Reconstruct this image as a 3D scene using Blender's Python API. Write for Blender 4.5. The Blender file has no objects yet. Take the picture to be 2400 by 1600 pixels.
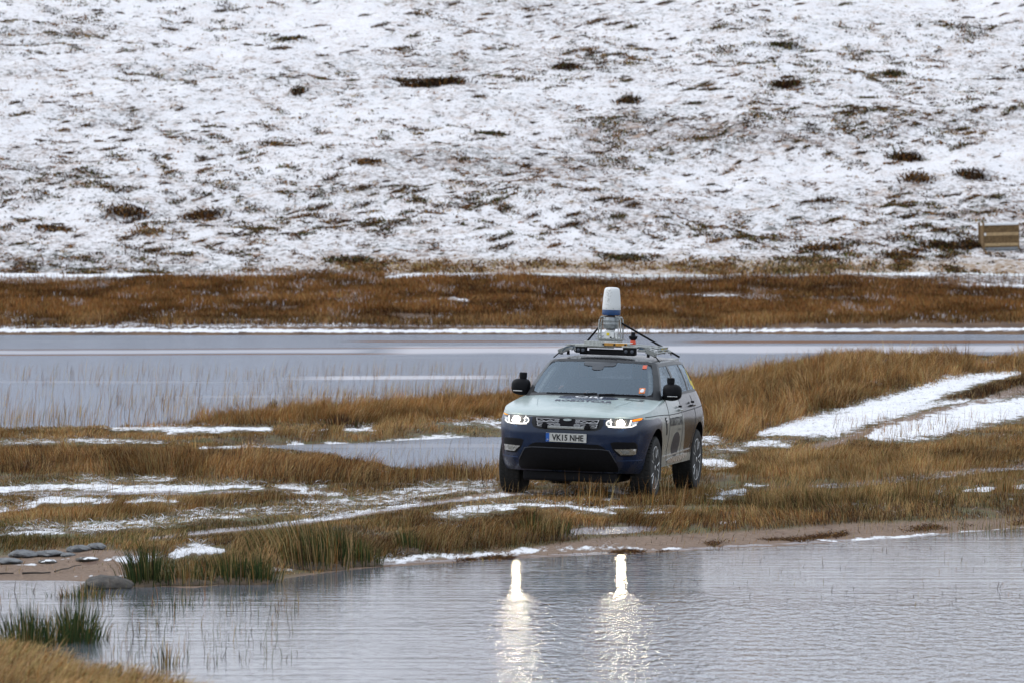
import bpy, bmesh, math, random
import numpy as np
from mathutils import Vector, Matrix, Euler
from mathutils.bvhtree import BVHTree
from mathutils.geometry import delaunay_2d_cdt
R = math.radians
rng = np.random.default_rng(7)
random.seed(7)
S = bpy.context.scene
COL = S.collection

# ---------------------------------------------------------------- camera, sky, sun, exposure
FPX, CAMZ, HV = 13333.0, 3.0, 633.0          # 200 mm lens: focal length in photo pixels, eye height, horizon row
cam_d = bpy.data.cameras.new('camera'); cam = bpy.data.objects.new('camera', cam_d); COL.objects.link(cam)
cam.location = (0, 0, CAMZ); cam.rotation_euler = (R(90), 0, 0)
cam_d.sensor_width = 36; cam_d.lens = 200; cam_d.shift_y = -(800 - HV) / 2400
cam_d.clip_start = 0.5; cam_d.clip_end = 6000
cam_d.dof.use_dof = True; cam_d.dof.focus_distance = 71.0; cam_d.dof.aperture_fstop = 6.5
S.camera = cam
W = bpy.data.worlds.new('World'); S.world = W; W.use_nodes = True
nt = W.node_tree; nt.nodes.clear()
sky = nt.nodes.new('ShaderNodeTexSky'); sky.sky_type = 'NISHITA'; sky.sun_disc = False
sky.sun_elevation = R(48); sky.sun_rotation = R(280); sky.air_density = 1.0; sky.dust_density = 2.0
hs = nt.nodes.new('ShaderNodeHueSaturation'); hs.inputs['Saturation'].default_value = 0.42
bg = nt.nodes.new('ShaderNodeBackground'); bg.inputs['Strength'].default_value = 0.15
wo = nt.nodes.new('ShaderNodeOutputWorld')
oc = nt.nodes.new('ShaderNodeMix'); oc.data_type = 'RGBA'; oc.inputs[0].default_value = .62; oc.inputs[7].default_value = (4.4, 4.85, 5.45, 1)   # even cloud cover over the clear sky
nt.links.new(sky.outputs[0], hs.inputs['Color']); nt.links.new(hs.outputs[0], oc.inputs[6]); nt.links.new(oc.outputs[2], bg.inputs['Color']); nt.links.new(bg.outputs[0], wo.inputs[0])
sun_d = bpy.data.lights.new('sun', 'SUN'); sun = bpy.data.objects.new('sun', sun_d); COL.objects.link(sun)
sun_d.energy = 0.55; sun_d.angle = R(25); sun_d.color = (1.0, 0.96, 0.91)
sun.rotation_euler = (R(42), 0, R(260))
S.view_settings.view_transform = 'Standard'; S.view_settings.look = 'None'; S.view_settings.gamma = 1
S.view_settings.exposure = 0.70
S.render.engine = 'CYCLES'
S.cycles.use_denoising = True
S.cycles.max_bounces = 6; S.cycles.diffuse_bounces = 2; S.cycles.glossy_bounces = 4
S.cycles.transparent_max_bounces = 12; S.cycles.transmission_bounces = 4
S.cycles.caustics_reflective = True; S.cycles.sample_clamp_indirect = 0

# ---------------------------------------------------------------- helpers
def tag(o, label=None, cat=None, group=None, kind=None):
    if label: o['label'] = label
    if cat: o['category'] = cat
    if group: o['group'] = group
    if kind: o['kind'] = kind
    return o
def empty(name, loc=(0, 0, 0), rz=0):
    o = bpy.data.objects.new(name, None); COL.objects.link(o); o.location = loc; o.rotation_euler = (0, 0, rz)
    o.empty_display_size = 0.2
    return o
def link_mesh(name, me, mat=None, parent=None):
    o = bpy.data.objects.new(name, me); COL.objects.link(o)
    if mat is not None and not me.materials:
        me.materials.append(mat)
    if parent: o.parent = parent
    return o
def np_mesh(name, V, F, smooth=False):
    me = bpy.data.meshes.new(name); V = np.asarray(V, np.float32); F = np.asarray(F, np.int32); k = F.shape[1]
    me.vertices.add(len(V)); me.vertices.foreach_set('co', V.ravel())
    me.loops.add(F.size); me.loops.foreach_set('vertex_index', F.ravel())
    me.polygons.add(len(F)); me.polygons.foreach_set('loop_start', np.arange(len(F), dtype=np.int32) * k)
    if smooth: me.polygons.foreach_set('use_smooth', np.ones(len(F), bool))
    me.update(calc_edges=True)
    return me
def fattr(me, name, vals):
    a = me.attributes.new(name, 'FLOAT', 'POINT'); a.data.foreach_set('value', np.asarray(vals, np.float32).ravel())
def cattr(me, name, rgb):
    a = me.attributes.new(name, 'FLOAT_COLOR', 'POINT')
    c = np.ones((len(rgb), 4), np.float32); c[:, :3] = rgb; a.data.foreach_set('color', c.ravel())
class NT:
    """small node-tree writer"""
    def __init__(s, name):
        s.m = bpy.data.materials.new(name); s.m.use_nodes = True; s.t = s.m.node_tree; s.t.nodes.clear()
        s.out = s.t.nodes.new('ShaderNodeOutputMaterial')
    def n(s, typ, **kw):
        x = s.t.nodes.new('ShaderNode' + typ)
        for k, v in kw.items(): setattr(x, k, v)
        return x
    def l(s, a, b): s.t.links.new(a, b)
    def put(s, inp, v):
        if isinstance(v, bpy.types.NodeSocket): s.l(v, inp)
        elif isinstance(v, (tuple, list)) and len(v) == 3 and inp.type == 'RGBA': inp.default_value = (*v, 1)
        else: inp.default_value = v
    def attr(s, name, fac=True):
        a = s.n('Attribute', attribute_name=name); return a.outputs['Fac' if fac else 'Color']
    def pos(s, obj=False):
        return s.n('TexCoord').outputs['Object'] if obj else s.n('NewGeometry').outputs['Position']
    def scale(s, v, sc, rot=(0, 0, 0)):
        m = s.n('Mapping'); s.l(v, m.inputs[0]); m.inputs['Scale'].default_value = sc; m.inputs['Rotation'].default_value = rot
        return m.outputs[0]
    def noise(s, v, sc, det=4, rough=.55, dist=0, col=False):
        x = s.n('TexNoise'); s.l(v, x.inputs['Vector']); x.inputs['Scale'].default_value = sc
        x.inputs['Detail'].default_value = det; x.inputs['Roughness'].default_value = rough; x.inputs['Distortion'].default_value = dist
        return x.outputs['Color' if col else 'Fac']
    def math(s, op, a, b=None, c=None, clamp=False):
        x = s.n('Math', operation=op); x.use_clamp = clamp; s.put(x.inputs[0], a)
        if b is not None: s.put(x.inputs[1], b)
        if c is not None: s.put(x.inputs[2], c)
        return x.outputs[0]
    def ramp(s, f, a, b, c=0., d=1., smooth=True):
        x = s.n('MapRange'); x.interpolation_type = 'SMOOTHSTEP' if smooth else 'LINEAR'; x.clamp = True
        for i, v in enumerate((f, a, b, c, d)): s.put(x.inputs[i], v)
        return x.outputs[0]
    def mix(s, f, a, b):
        x = s.n('Mix', data_type='RGBA'); s.put(x.inputs['Factor'], f); s.put(x.inputs[6], a); s.put(x.inputs[7], b)
        return x.outputs[2]
    def bump(s, h, strength=.3, dist=.02):
        b = s.n('Bump'); b.inputs['Strength'].default_value = strength; b.inputs['Distance'].default_value = dist; s.l(h, b.inputs['Height'])
        return b.outputs[0]
    def xyz(s, v):
        x = s.n('SeparateXYZ'); s.l(v, x.inputs[0]); return x.outputs
    def bsdf(s, color, rough=.5, metal=0., normal=None, spec=.5, coat=0., coat_rough=.05, emis=None, estr=0., alpha=None, trans=0.):
        b = s.n('BsdfPrincipled'); s.put(b.inputs['Base Color'], color); s.put(b.inputs['Roughness'], rough); s.put(b.inputs['Metallic'], metal)
        b.inputs['Specular IOR Level'].default_value = spec; b.inputs['Coat Weight'].default_value = coat; b.inputs['Coat Roughness'].default_value = coat_rough
        b.inputs['Transmission Weight'].default_value = trans
        if normal is not None: s.l(normal, b.inputs['Normal'])
        if emis is not None: s.put(b.inputs['Emission Color'], emis); s.put(b.inputs['Emission Strength'], estr)
        s.l(b.outputs[0], s.out.inputs[0]); return b
def simple(name, col, rough=.5, metal=0., coat=0., dirt=.12, nscale=30., bump=0., spec=.5):
    n = NT(name); p = n.pos(True); f = n.noise(p, nscale, 4)
    dark = tuple(c * (1 - dirt * 2) for c in col); lite = tuple(min(1, c * (1 + dirt)) for c in col)
    c = n.mix(n.ramp(f, .3, .7), dark, lite)
    r = n.math('ADD', n.math('MULTIPLY', f, .15), rough - .07)
    n.bsdf(c, r, metal, coat=coat, spec=spec, normal=n.bump(f, bump, .01) if bump else None)
    return n.m

# ---------------------------------------------------------------- numpy noise
def _h(ix, iy, s):
    ix = ix.astype(np.int64); iy = iy.astype(np.int64)
    n = (ix * 374761393 + iy * 668265263 + s * 1442695041) & 0xffffffff
    n = ((n ^ (n >> 13)) * 1274126177) & 0xffffffff
    return ((n ^ (n >> 16)) & 0xffff) / 65535.0
def vn(x, y, s=0):
    x0 = np.floor(x); y0 = np.floor(y); fx = x - x0; fy = y - y0
    fx = fx * fx * (3 - 2 * fx); fy = fy * fy * (3 - 2 * fy)
    a = _h(x0, y0, s); b = _h(x0 + 1, y0, s); c = _h(x0, y0 + 1, s); d = _h(x0 + 1, y0 + 1, s)
    return (a * (1 - fx) + b * fx) * (1 - fy) + (c * (1 - fx) + d * fx) * fy
def fbm(x, y, s=0, o=4):
    t = 0; a = .5; n = 0
    for i in range(o):
        t = t + a * vn(x, y, s + i * 17); n += a; a *= .5; x = x * 2.03 + 5.1; y = y * 2.03 + 9.7
    return t / n
def ss(x, a=0., b=1.):
    t = np.clip((x - a) / (b - a), 0, 1); return t * t * (3 - 2 * t)

# ---------------------------------------------------------------- survey of the ground
def itp(u, pts):
    p = np.array(pts, float); return np.interp(u, p[:, 0], p[:, 1])
VNEAR = [(-6000,1300),(-1500,1335),(0,1356),(150,1362),(300,1372),(450,1380),(620,1366),(870,1330),(1200,1314),(1600,1292),(2000,1264),(2400,1238),(3900,1180),(8000,1150)]
VFAR = [(-6000,1010),(-1500,1010),(0,1012),(250,1004),(480,994),(700,976),(950,956),(1200,938),(1650,918),(1800,905),(2000,880),(2200,874),(2400,876),(3900,870),(8000,850)]
POND = [(380,1052,0),(600,1052,9),(800,1062,24),(950,1070,40),(1100,1074,52),(1250,1074,54),(1400,1060,15),(1420,1060,0)]
def stroke(u, v, pts, soft=False):
    p = np.array(pts, float)
    vc = np.interp(u, p[:, 0], p[:, 1]); hh = np.interp(u, p[:, 0], p[:, 2])
    q_ = np.abs(v - vc) / np.maximum(hh, .01); m = ss(1.75 - q_, 0, 1.45) if soft else ss(1.35 - q_, 0, .7)
    e = 12.0
    return m * ss(u, p[0, 0] - e, p[0, 0] + e) * ss(-u, -p[-1, 0] - e, -p[-1, 0] + e)
HEATH0 = 330.0
def ground_z(X, Y):
    X = np.asarray(X, float); Y = np.asarray(Y, float); Yc = np.maximum(Y, 8.0)
    u = 1200 + FPX * X / Yc; v0 = HV + FPX * CAMZ / Yc
    Yn = FPX * CAMZ / (itp(u, VNEAR) - HV); Yf = FPX * CAMZ / (itp(u, VFAR) - HV)
    wob = (fbm(X * .5, Y * .25, 3) - .5)
    dn = Y - Yn + wob * 1.6; df = Yf - Y + wob * 6
    G = .15 + .42 * ss(Y, 82, 125) * ss(X, 1.5, 9) + .05 * ss(X, 3, 7)
    G = G + .10 * (fbm(X * .35, Y * .18, 11) - .5) + .06 * (fbm(X * 1.6, Y * .6, 12) - .5) + .035 * (fbm(X * 5, Y * 1.3, 13, 3) - .5)
    land = G * ss(dn, 0, 4.5) * ss(df, 0, 8)
    land = np.where(dn < 0, -.35 * ss(-dn, 0, 6), land); land = np.where(df < 0, -.4 * ss(-df, 0, 14), land)
    p = stroke(u, v0, POND); land = land * (1 - p) - .12 * p
    # gentle plane that carries the car
    cm = ss(1 - np.maximum(np.abs(X - 1.25) / 2.6, np.abs(Y - 73.8) / 4.2), 0, .45)
    land = land * (1 - cm) + cm * (.175 - .045 * (X - 0.05))
    # far heath bank
    Yh = 264 + 9 * (fbm(X * .12, X * 0 + 3, 5) - .5) + X * .12
    d = Y - Yh
    heath = .28 * ss(d, 0, 4) + .0375 * np.maximum(d, 0) + .5 * (fbm(X * .08, Y * .05, 21) - .5) * ss(d, 4, 20)
    land = np.where(d > 0, heath, land)
    # near bank under the photographer
    vb = itp(u, [(-4000,1200),(-1500,1380),(-300,1510),(0,1580),(110,1602),(180,1628),(290,1662),(420,1690),(700,1760),(1500,1900),(6000,1900)])
    Yb = FPX * CAMZ / (vb - HV); db = Yb - Y + wob * .5
    bank = .22 * ss(db, 0, 2.2) + .02 * np.maximum(db, 0) + .25 * (fbm(X * 1.3, Y * .9, 31) - .4) * ss(db, 0, 2)
    land = np.where(db > 0, bank, land)
    return land
def hill_z(X, Y):
    b = 2.8 + .2475 * (Y - HEATH0)
    k = ss(Y, HEATH0, HEATH0 + 15)
    u = X / Y
    n = 3.2 * (fbm(X * .022, Y * .03, 41) - .5) + 1.1 * (fbm(X * .12, Y * .12, 42, 3) - .5) + .55 * (fbm(X * .55, Y * .5, 43, 4) - .5)
    n = n + .02 * (Y - HEATH0) * np.sin(X * .021 + 1) * ss(Y, 380, 600)
    heath_edge = .5 * (fbm(X * .08, Y * .05, 21) - .5)
    return b + n * k + heath_edge * (1 - k) - .35 * (1 - k) * 0
def proj(X, Y, Z):
    return 1200 + FPX * X / Y, HV + FPX * (CAMZ - Z) / Y

# snow patches, wet patches and stands of grass, surveyed as strips
SNOW = [(.95,[(-500,1148,8),(0,1146,8),(180,1140,8),(330,1143,8),(470,1141,7),(620,1140,4)]),(.6,[(180,1122,6),(420,1122,6)]),(.5,[(40,1092,4),(200,1091,5)]),
(.95,[(40,1180,3),(100,1172,7),(180,1168,9),(270,1174,5)]),(.95,[(-300,1200,8),(0,1194,7),(60,1190,8),(95,1185,5)]),(.9,[(285,1178,3),(330,1172,6),(420,1174,3)]),
(.66,[(-300,1250,8),(0,1245,8),(80,1240,12),(200,1235,14),(350,1222,16),(450,1212,13),(600,1198,14),(750,1188,16),(900,1165,18),(1050,1140,20),(1170,1130,16)]),
(.6,[(385,1190,3),(430,1196,7),(520,1200,4)]),(.8,[(640,1136,4),(700,1140,6),(760,1140,3)]),(.85,[(680,1152,4),(740,1152,7),(800,1160,5)]),
(.72,[(600,1232,5),(700,1218,8),(800,1205,10),(900,1186,8),(1000,1176,5)]),(.85,[(1010,1206,6),(1080,1198,12),(1150,1190,8),(1230,1180,5),(1290,1180,4)]),(.7,[(1080,1166,5),(1150,1160,7),(1260,1155,6),(1400,1158,4)]),
(.9,[(240,1312,4),(300,1310,11),(370,1300,8)]),(.95,[(400,1300,10),(450,1284,14),(500,1286,8),(525,1290,3)]),(.9,[(30,1324,2),(130,1314,3),(230,1306,3)]),
(.8,[(180,1351,3),(320,1348,4)]),(.85,[(600,1334,4),(660,1332,7),(750,1330,4)]),(.8,[(860,1318,5),(930,1310,9),(1050,1301,10),(1150,1297,8),(1250,1287,6),(1340,1281,3)]),
(.75,[(1180,1292,4),(1400,1285,5),(1600,1283,3)]),(.75,[(1840,1268,2),(1950,1264,4),(2100,1260,4),(2250,1247,4),(2420,1237,4)]),
(.98,[(1270,1185,5),(1320,1182,6),(1400,1196,7),(1445,1203,4)]),(.98,[(1405,1170,3),(1430,1161,6),(1455,1166,3)]),(.98,[(1425,1146,2),(1450,1148,5),(1485,1154,3)]),
(.95,[(1420,1186,4),(1485,1187,3)]),(.9,[(1495,1203,3),(1610,1200,3)]),(.95,[(1615,1166,5),(1705,1167,5)]),(.95,[(1690,1157,5),(1750,1152,8)]),(.9,[(1745,1137,4),(1795,1138,4)]),(.9,[(1685,1222,3),(1735,1221,3)]),
(.9,[(1640,1082,12),(1700,1084,13),(1724,1084,5)]),(.6,[(1655,1056,6),(1750,1052,8)]),(.9,[(1745,1043,4),(1800,1036,10),(1865,1042,6)]),(.75,[(1630,1030,12),(1690,1030,10)]),
(1.,[(1770,1017,3),(1872,998,20),(1967,990,32),(2076,955,30),(2144,935,30),(2222,900,24),(2300,885,14),(2390,872,4)]),(.85,[(2070,976,8),(2200,945,8),(2275,937,3)]),
(1.05,[(2026,1021,4),(2052,1018,12),(2120,1006,22),(2195,995,28),(2250,980,26),(2307,968,28),(2400,952,24),(2900,890,24)]),
(.8,[(2045,845,5),(2095,842,5)]),(.75,[(2105,849,4),(2165,850,5)]),(.8,[(2275,851,6),(2335,850,6)]),(.8,[(2010,892,7),(2075,894,5)]),(.8,[(1860,898,3),(1890,897,4)]),(.8,[(1960,905,3),(1985,906,4)]),
(1.,[(2155,1154,3),(2215,1147,6)]),(1.,[(2262,1147,4),(2330,1144,6)]),(1.,[(2370,1141,7),(2470,1138,9)]),(.55,[(2330,1166,3),(2400,1164,5)]),(.6,[(1960,1192,3),(2120,1186,3)]),(.4,[(2270,1040,4),(2400,1020,5)]),
(.95,[(250,1002,4),(320,1000,8),(420,1003,6),(640,1004,5)]),(.8,[(380,1013,4),(470,1007,6),(560,1004,6),(640,1009,3)]),(.7,[(-300,1038,6),(0,1036,6),(100,1034,6),(200,1032,7),(390,1035,5)]),
(.95,[(460,1046,3),(620,1045,4),(740,1042,5),(860,1040,5),(950,1031,7),(1040,1025,9),(1110,1023,3)]),(.9,[(725,1011,2),(765,1008,3)]),(.95,[(795,1006,3),(840,1003,9),(880,1005,4)]),
(.65,[(995,988,3),(1070,990,5),(1100,986,10),(1175,990,17),(1300,990,17)]),
# far shore and heath
(.9,[(-900,773,3.5),(0,774,4),(700,776,3),(1200,776,4),(1800,775,3),(2400,772,3),(3500,770,3)]),(.40,[(-900,763,5),(0,762,8),(100,760,9),(250,763,8),(450,765,8),(700,762,6),(850,761,6)]),
(.62,[(550,702,3),(700,702,5),(830,702,4)]),(.9,[(1015,706,4),(1060,704,8),(1105,710,8)]),(.55,[(1150,722,3),(1320,720,6),(1700,722,4)]),(.4,[(40,676,4),(300,676,4)]),(.9,[(-900,646,3),(0,645,5),(700,645,4)]),(.5,[(500,656,2),(900,655,4)]),(.5,[(1300,688,3),(2100,700,6)]),
(1.,[(900,652,4),(1000,645,6),(1150,637,9),(1300,634,10),(1500,637,9),(1640,636,4)]),(.95,[(1950,632,4),(2060,636,9),(2180,640,8)]),(.9,[(2150,665,3),(2300,672,6),(2420,675,6)])]
WET = [(.9,[(1310,1246,3),(1380,1243,9),(1480,1240,8),(1540,1238,3)]),(.6,[(1880,1142,5),(2000,1134,7),(2100,1122,9),(2250,1108,8),(2420,1088,9),(2700,1070,9)]),(.5,[(0,1158,3),(200,1154,8),(500,1153,6),(600,1150,3)]),
(.6,[(350,1260,4),(500,1243,5),(640,1232,5),(800,1208,4),(1000,1180,4),(1170,1160,4)]),(.5,[(860,1322,4),(1200,1306,5),(1600,1286,4),(2400,1242,4)]),(.6,[(300,760,3),(2400,774,3)])]
TRACK = [(.9,[(330,1264,3),(500,1246,4),(640,1235,5),(800,1211,5),(1000,1180,5),(1170,1156,6),(1340,1150,6)]),(.7,[(850,1182,3),(1000,1160,3),(1180,1140,4)]),(.6,[(1640,1112,4),(1760,1080,5),(1900,1052,6)]),(1.,[(1900,1050,8),(1967,1034,8),(2010,1020,8),(2080,996,9),(2200,965,9),(2300,942,8),(2380,915,10),(2450,900,10),(2900,850,12)])]
# height, density, colour (orange, tan, dark, olive weights), strip
TALL = [
(.27,1.,(.75,.2,.05,0),[(280,1000,3),(500,988,9),(700,976,15),(900,970,24),(1200,955,30),(1330,955,30)]),
(.17,.9,(.5,.4,.1,0),[(560,1026,10),(700,1026,14),(900,1018,18),(1010,1006,12),(1050,1000,5)]),
(.26,1.,(.5,.2,.3,0),[(-900,1080,28),(0,1080,28),(300,1085,28),(500,1090,30),(700,1100,30),(830,1110,22),(900,1116,12)]),
(.10,.8,(.6,.3,.1,0),[(-900,1022,10),(0,1022,10),(250,1022,9),(500,1022,8)]),
(.22,.28,(.4,.3,.3,0),[(820,1122,10),(1000,1120,8),(1180,1118,10),(1320,1120,8)]),
(.20,1.,(.55,.35,.1,0),[(-900,1212,14),(0,1214,12),(100,1210,16),(200,1208,16),(250,1202,10),(340,1200,8),(480,1186,6)]),
(.11,.9,(.3,.45,.2,.05),[(380,1165,8),(600,1168,16),(700,1168,8),(830,1150,14),(1000,1136,10)]),
(.12,1.,(.1,.3,.15,.45),[(-900,1272,18),(0,1268,22),(150,1266,18),(300,1262,14),(450,1250,10)]),
(.10,1.,(.15,.3,.2,.35),[(-900,1235,18),(0,1238,14),(450,1228,24),(700,1196,26),(900,1180,20),(1170,1150,20)]),
(.20,.95,(.25,.4,.25,.1),[(400,1350,14),(560,1330,26),(700,1312,24),(900,1290,24),(1000,1280,22),(1200,1268,14),(1320,1262,6)]),
(.34,.55,(.1,.55,.2,.15),[(540,1300,22),(620,1300,30),(720,1295,28),(860,1290,20)]),
(.12,1.,(.35,.2,.4,.05),[(950,1235,22),(1200,1232,22),(1400,1225,10),(1650,1226,20),(1800,1222,24),(2000,1208,18),(2400,1195,18),(3500,1150,20)]),
(.21,.9,(.25,.45,.05,.25),[(1620,1180,10),(1750,1178,18),(1900,1178,24),(2150,1176,20),(2400,1170,16),(3500,1130,20)]),
(.17,1.1,(.45,.45,.05,.05),[(1630,1112,16),(1760,1095,32),(1900,1085,40),(2100,1080,36),(2400,1060,40),(3500,1010,50)]),
(.16,.6,(.4,.4,.1,.1),[(1880,1130,10),(2100,1130,16),(2400,1118,16)]),
(.42,1.,(.6,.3,.1,0),[(1560,960,50),(1640,962,66),(1760,955,74),(1850,930,66),(1950,905,62),(2050,885,48),(2150,875,34),(2300,870,14),(2440,868,12),(3500,850,20)]),
(.11,1.,(.5,.3,.15,.05),[(1200,1140,4),(1330,1175,16),(1450,1170,20),(1600,1168,22),(1680,1150,20)]),
(.22,1.,(.1,.1,.8,0),[(2220,934,4),(2260,928,9),(2320,918,15),(2420,905,16),(2600,880,14)]),
(.15,.9,(.5,.3,.2,0),[(1180,1208,12),(1320,1215,10),(1500,1222,12),(1620,1215,10)])]
PAL = np.array([(.265,.130,.045),(.40,.275,.13),(.072,.042,.026),(.105,.105,.038)])
def survey(X, Y, Z):
    """snow, wet, sand, bare-track fractions at a ground point"""
    u, v = proj(X, Y, Z)
    sn = np.zeros_like(u); we = np.zeros_like(u); tr = np.zeros_like(u)
    us_ = u + 34 * (fbm(X * 2.1, Y * .5, 101, 3) - .5); vs_ = v + 13 * (fbm(X * 3.3 + 7, Y * .7, 102, 4) - .5) * np.clip(70 / np.maximum(Y, 1), .3, 1.2)
    for a, p in SNOW: sn = np.maximum(sn, (a * .93 if a > .99 else a * .80) * (1 + .5 * (Y > 200)) * stroke(us_, vs_, p, True))
    for a, p in WET: we = np.maximum(we, a * stroke(u, v, p))
    for a, p in TRACK: tr = np.maximum(tr, a * stroke(u, v, p))
    vs = itp(u, [(-900,1300),(0,1300),(180,1278),(330,1290),(345,1345),(560,1375),(700,1345),(870,1318),(1040,1302),(1200,1285),(1320,1268),(1420,1256),(1600,1248),(1800,1238),(2000,1222),(2400,1211),(3500,1180)])
    sa = ss(v - vs, -3, 7) * ss(Y, 48, 50) * ss(-Y, -90, -80)
    sn = np.maximum(sn, .46 * ss(Y + 26 * (fbm(X * .10, X * 0 + 1, 141, 4) - .5), 314, 325) * (Y < 331)); sn = np.maximum(sn, .55 * ss(Y, 264, 268) * ss(-Y, -276, -270) * ss(fbm(X * .2, Y * .1, 142, 3), .45, .6) * ss(-u, -1100, -800))
    return u, v, sn, we, sa, tr

def fan(us, Ys, zf):
    U, Yg = np.meshgrid(us, Ys); X = (U - 1200) / FPX * np.maximum(Yg, 30); Z = zf(X, Yg)
    n, m = U.shape; i = np.arange(n * m).reshape(n, m)
    F = np.stack([i[:-1, :-1], i[:-1, 1:], i[1:, 1:], i[1:, :-1]], -1).reshape(-1, 4)
    return X.ravel(), Yg.ravel(), Z.ravel(), F
mid_u = np.arange(-420, 2821, 7.0)
side = np.array([12, 30, 55, 90, 140, 210, 320, 480, 720, 1100, 1700, 2800, 5000, 9000, 17000, 30000.])
us = np.concatenate([(mid_u[0] - side)[::-1], mid_u, mid_u[-1] + side])
vr = np.arange(771, 1700, 2.6)
Ya = np.concatenate([[-60, -20, 0, 8, 16, 24, 30, 34], FPX * CAMZ / (vr[::-1] - HV)])
Ya = Ya[Ya < 262]
Yb = np.arange(262, HEATH0 + .01, .55)
X, Y, Z, F = fan(us, np.concatenate([Ya, Yb]), ground_z)
me = np_mesh('ground', np.stack([X, Y, Z], -1), F, True)
u_, v_, sn, we, sa, tr = survey(X, np.maximum(Y, 10), Z)
fattr(me, 'snow', sn); fattr(me, 'wet', we); fattr(me, 'sand', sa); fattr(me, 'track', tr)
far = ss(Y, 200, 262); fattr(me, 'far', far)
g = NT('moorland_ground'); p = g.pos()
nf = g.noise(g.scale(p, (1, .45, 1)), 9, 5, .65); nc = g.noise(p, 1.6, 4, .6)
turf = g.mix(g.ramp(nf, .35, .65), (.055, .036, .019), (.135, .088, .045))
turf = g.mix(g.ramp(nc, .40, .62), turf, (.085, .080, .028))
heath_c = g.mix(g.ramp(g.noise(g.scale(p, (1, .35, 1)), .5, 5, .6), .35, .65), (.06, .030, .014), (.13, .07, .03))
turf = g.mix(g.attr('far'), turf, heath_c)
sandc = g.mix(g.ramp(g.noise(p, 22, 6, .7), .35, .7), (.12, .078, .052), (.25, .168, .115))
sandc = g.mix(g.ramp(g.noise(g.scale(p, (1, .5, 1)), 2.2, 5, .65), .56, .68), sandc, (.10, .055, .035))
c = g.mix(g.attr('sand'), turf, sandc)
c = g.mix(g.attr('track'), c, g.mix(nf, (.12, .08, .055), (.23, .155, .11)))
wetf = g.attr('wet'); wetm = g.ramp(g.math('SUBTRACT', wetf, g.math('MULTIPLY', nc, .7)), 0, .2)
c = g.mix(wetm, c, (.15, .12, .125))
snf = g.noise(g.scale(p, (1, .14, 1)), 13, 6, .75); snl = g.noise(g.scale(p, (1, .3, 1)), 3.2, 4, .6)
snn = g.math('ADD', g.math('MULTIPLY', snf, .55), g.math('MULTIPLY', snl, .45))
sf = g.ramp(g.math('SUBTRACT', g.attr('snow'), g.ramp(snn, .34, .66, 0, 1, False)), -.12, .20)
c = g.mix(sf, c, g.mix(g.ramp(snf, .35, .6), (.66, .67, .70), (.80, .81, .85)))
rough = g.mix(wetm, (.85, .85, .85), (.25, .25, .25))
g.bsdf(c, rough, 0, g.bump(g.math('ADD', nf, g.math('MULTIPLY', sf, .5)), .6, .04), spec=.35)
ground = tag(link_mesh('ground', me, g.m), 'brown moorland ground with sandy shore, wheel track and snow patches', None, None, 'structure')

# hillside ------------------------------------------------------------
hu = np.concatenate([(-300 - side)[::-1], np.arange(-300, 2701, 7.0), 2700 + side])
hY = np.concatenate([np.arange(HEATH0, 425, .42), np.arange(426, 520, 2.0), np.array([530, 545, 565, 590, 620, 660, 700, 760, 830, 900, 1000])])
X, Y, Z, F = fan(hu, hY, hill_z)
me = np_mesh('hillside', np.stack([X, Y, Z], -1), F, True)
u_, v_ = proj(X, Y, Z)
def hill_veg(X, Y, u, v):
    """share of vegetation showing through the snow"""
    w = .45 + .60 * (fbm(X * .06 + Y * .02, Y * .09, 51, 4) - .5)
    w = w + .06 * np.exp(-((v - 330 - .06 * u) / 120) ** 2) - .10 * ss(-v, -140, 0) + .16 * ss(v, 520, 620)
    w = w - .14 * np.exp(-((v - (470 - .09 * (u - 1200))) / 26) ** 2) * ss(u, 1300, 1700)
    return np.clip(w, 0.05, 1)
veg = hill_veg(X, Y, u_, v_)
sn2 = np.zeros_like(u_)
for a, pp in SNOW[-14:]: sn2 = np.maximum(sn2, a * stroke(u_, v_, pp))
fattr(me, 'veg', veg * (1 - sn2)); fattr(me, 'ochre', ss(v_, 590, 622) * ss(u_, 500, 900) * .9)
h = NT('snowy_hillside'); p = h.pos()
q = h.scale(p, (1, .8, 1), (0, 0, .35))
n1 = h.noise(q, 2.9, 9, .80); n2 = h.noise(p, .7, 5, .65); n3 = h.noise(p, .22, 3, .6); n4 = h.noise(q, 1.1, 7, .75, 1.2)
vegf = h.attr('veg')
k = h.math('ADD', h.math('MULTIPLY', n1, .80), h.math('MULTIPLY', n2, .20))
thr = h.math('SUBTRACT', .655, h.math('MULTIPLY', vegf, .27))
m_ = h.ramp(h.math('SUBTRACT', k, thr), -.05, .07, 0, .85)
m_ = h.math('MAXIMUM', m_, h.ramp(h.math('SUBTRACT', n4, h.math('SUBTRACT', .705, h.math('MULTIPLY', vegf, .24))), -.01, .05, 0, .95))
vc = h.mix(h.ramp(n4, .40, .60), (.11, .095, .09), (.18, .125, .095)); vc = h.mix(h.ramp(n3, .48, .58), vc, (.115, .115, .105)); vc = h.mix(h.ramp(n2, .58, .66), vc, (.30, .19, .12))
snowc = h.mix(h.ramp(n1, .36, .54), (.70, .69, .71), (.84, .84, .87))
snowc = h.mix(h.math('MULTIPLY', h.ramp(h.noise(q, 6.5, 5, .8), .44, .60), h.ramp(n2, .40, .62, .15, .75)), snowc, (.58, .49, .44))
vc = h.mix(h.attr('ochre'), vc, (.28, .17, .07))
m2 = h.math('MAXIMUM', m_, h.math('MULTIPLY', h.attr('ochre'), h.ramp(n1, .36, .56)))
cc = h.mix(m2, snowc, vc)
h.bsdf(cc, .9, 0, h.bump(n1, .5, .25), spec=.2)
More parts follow.
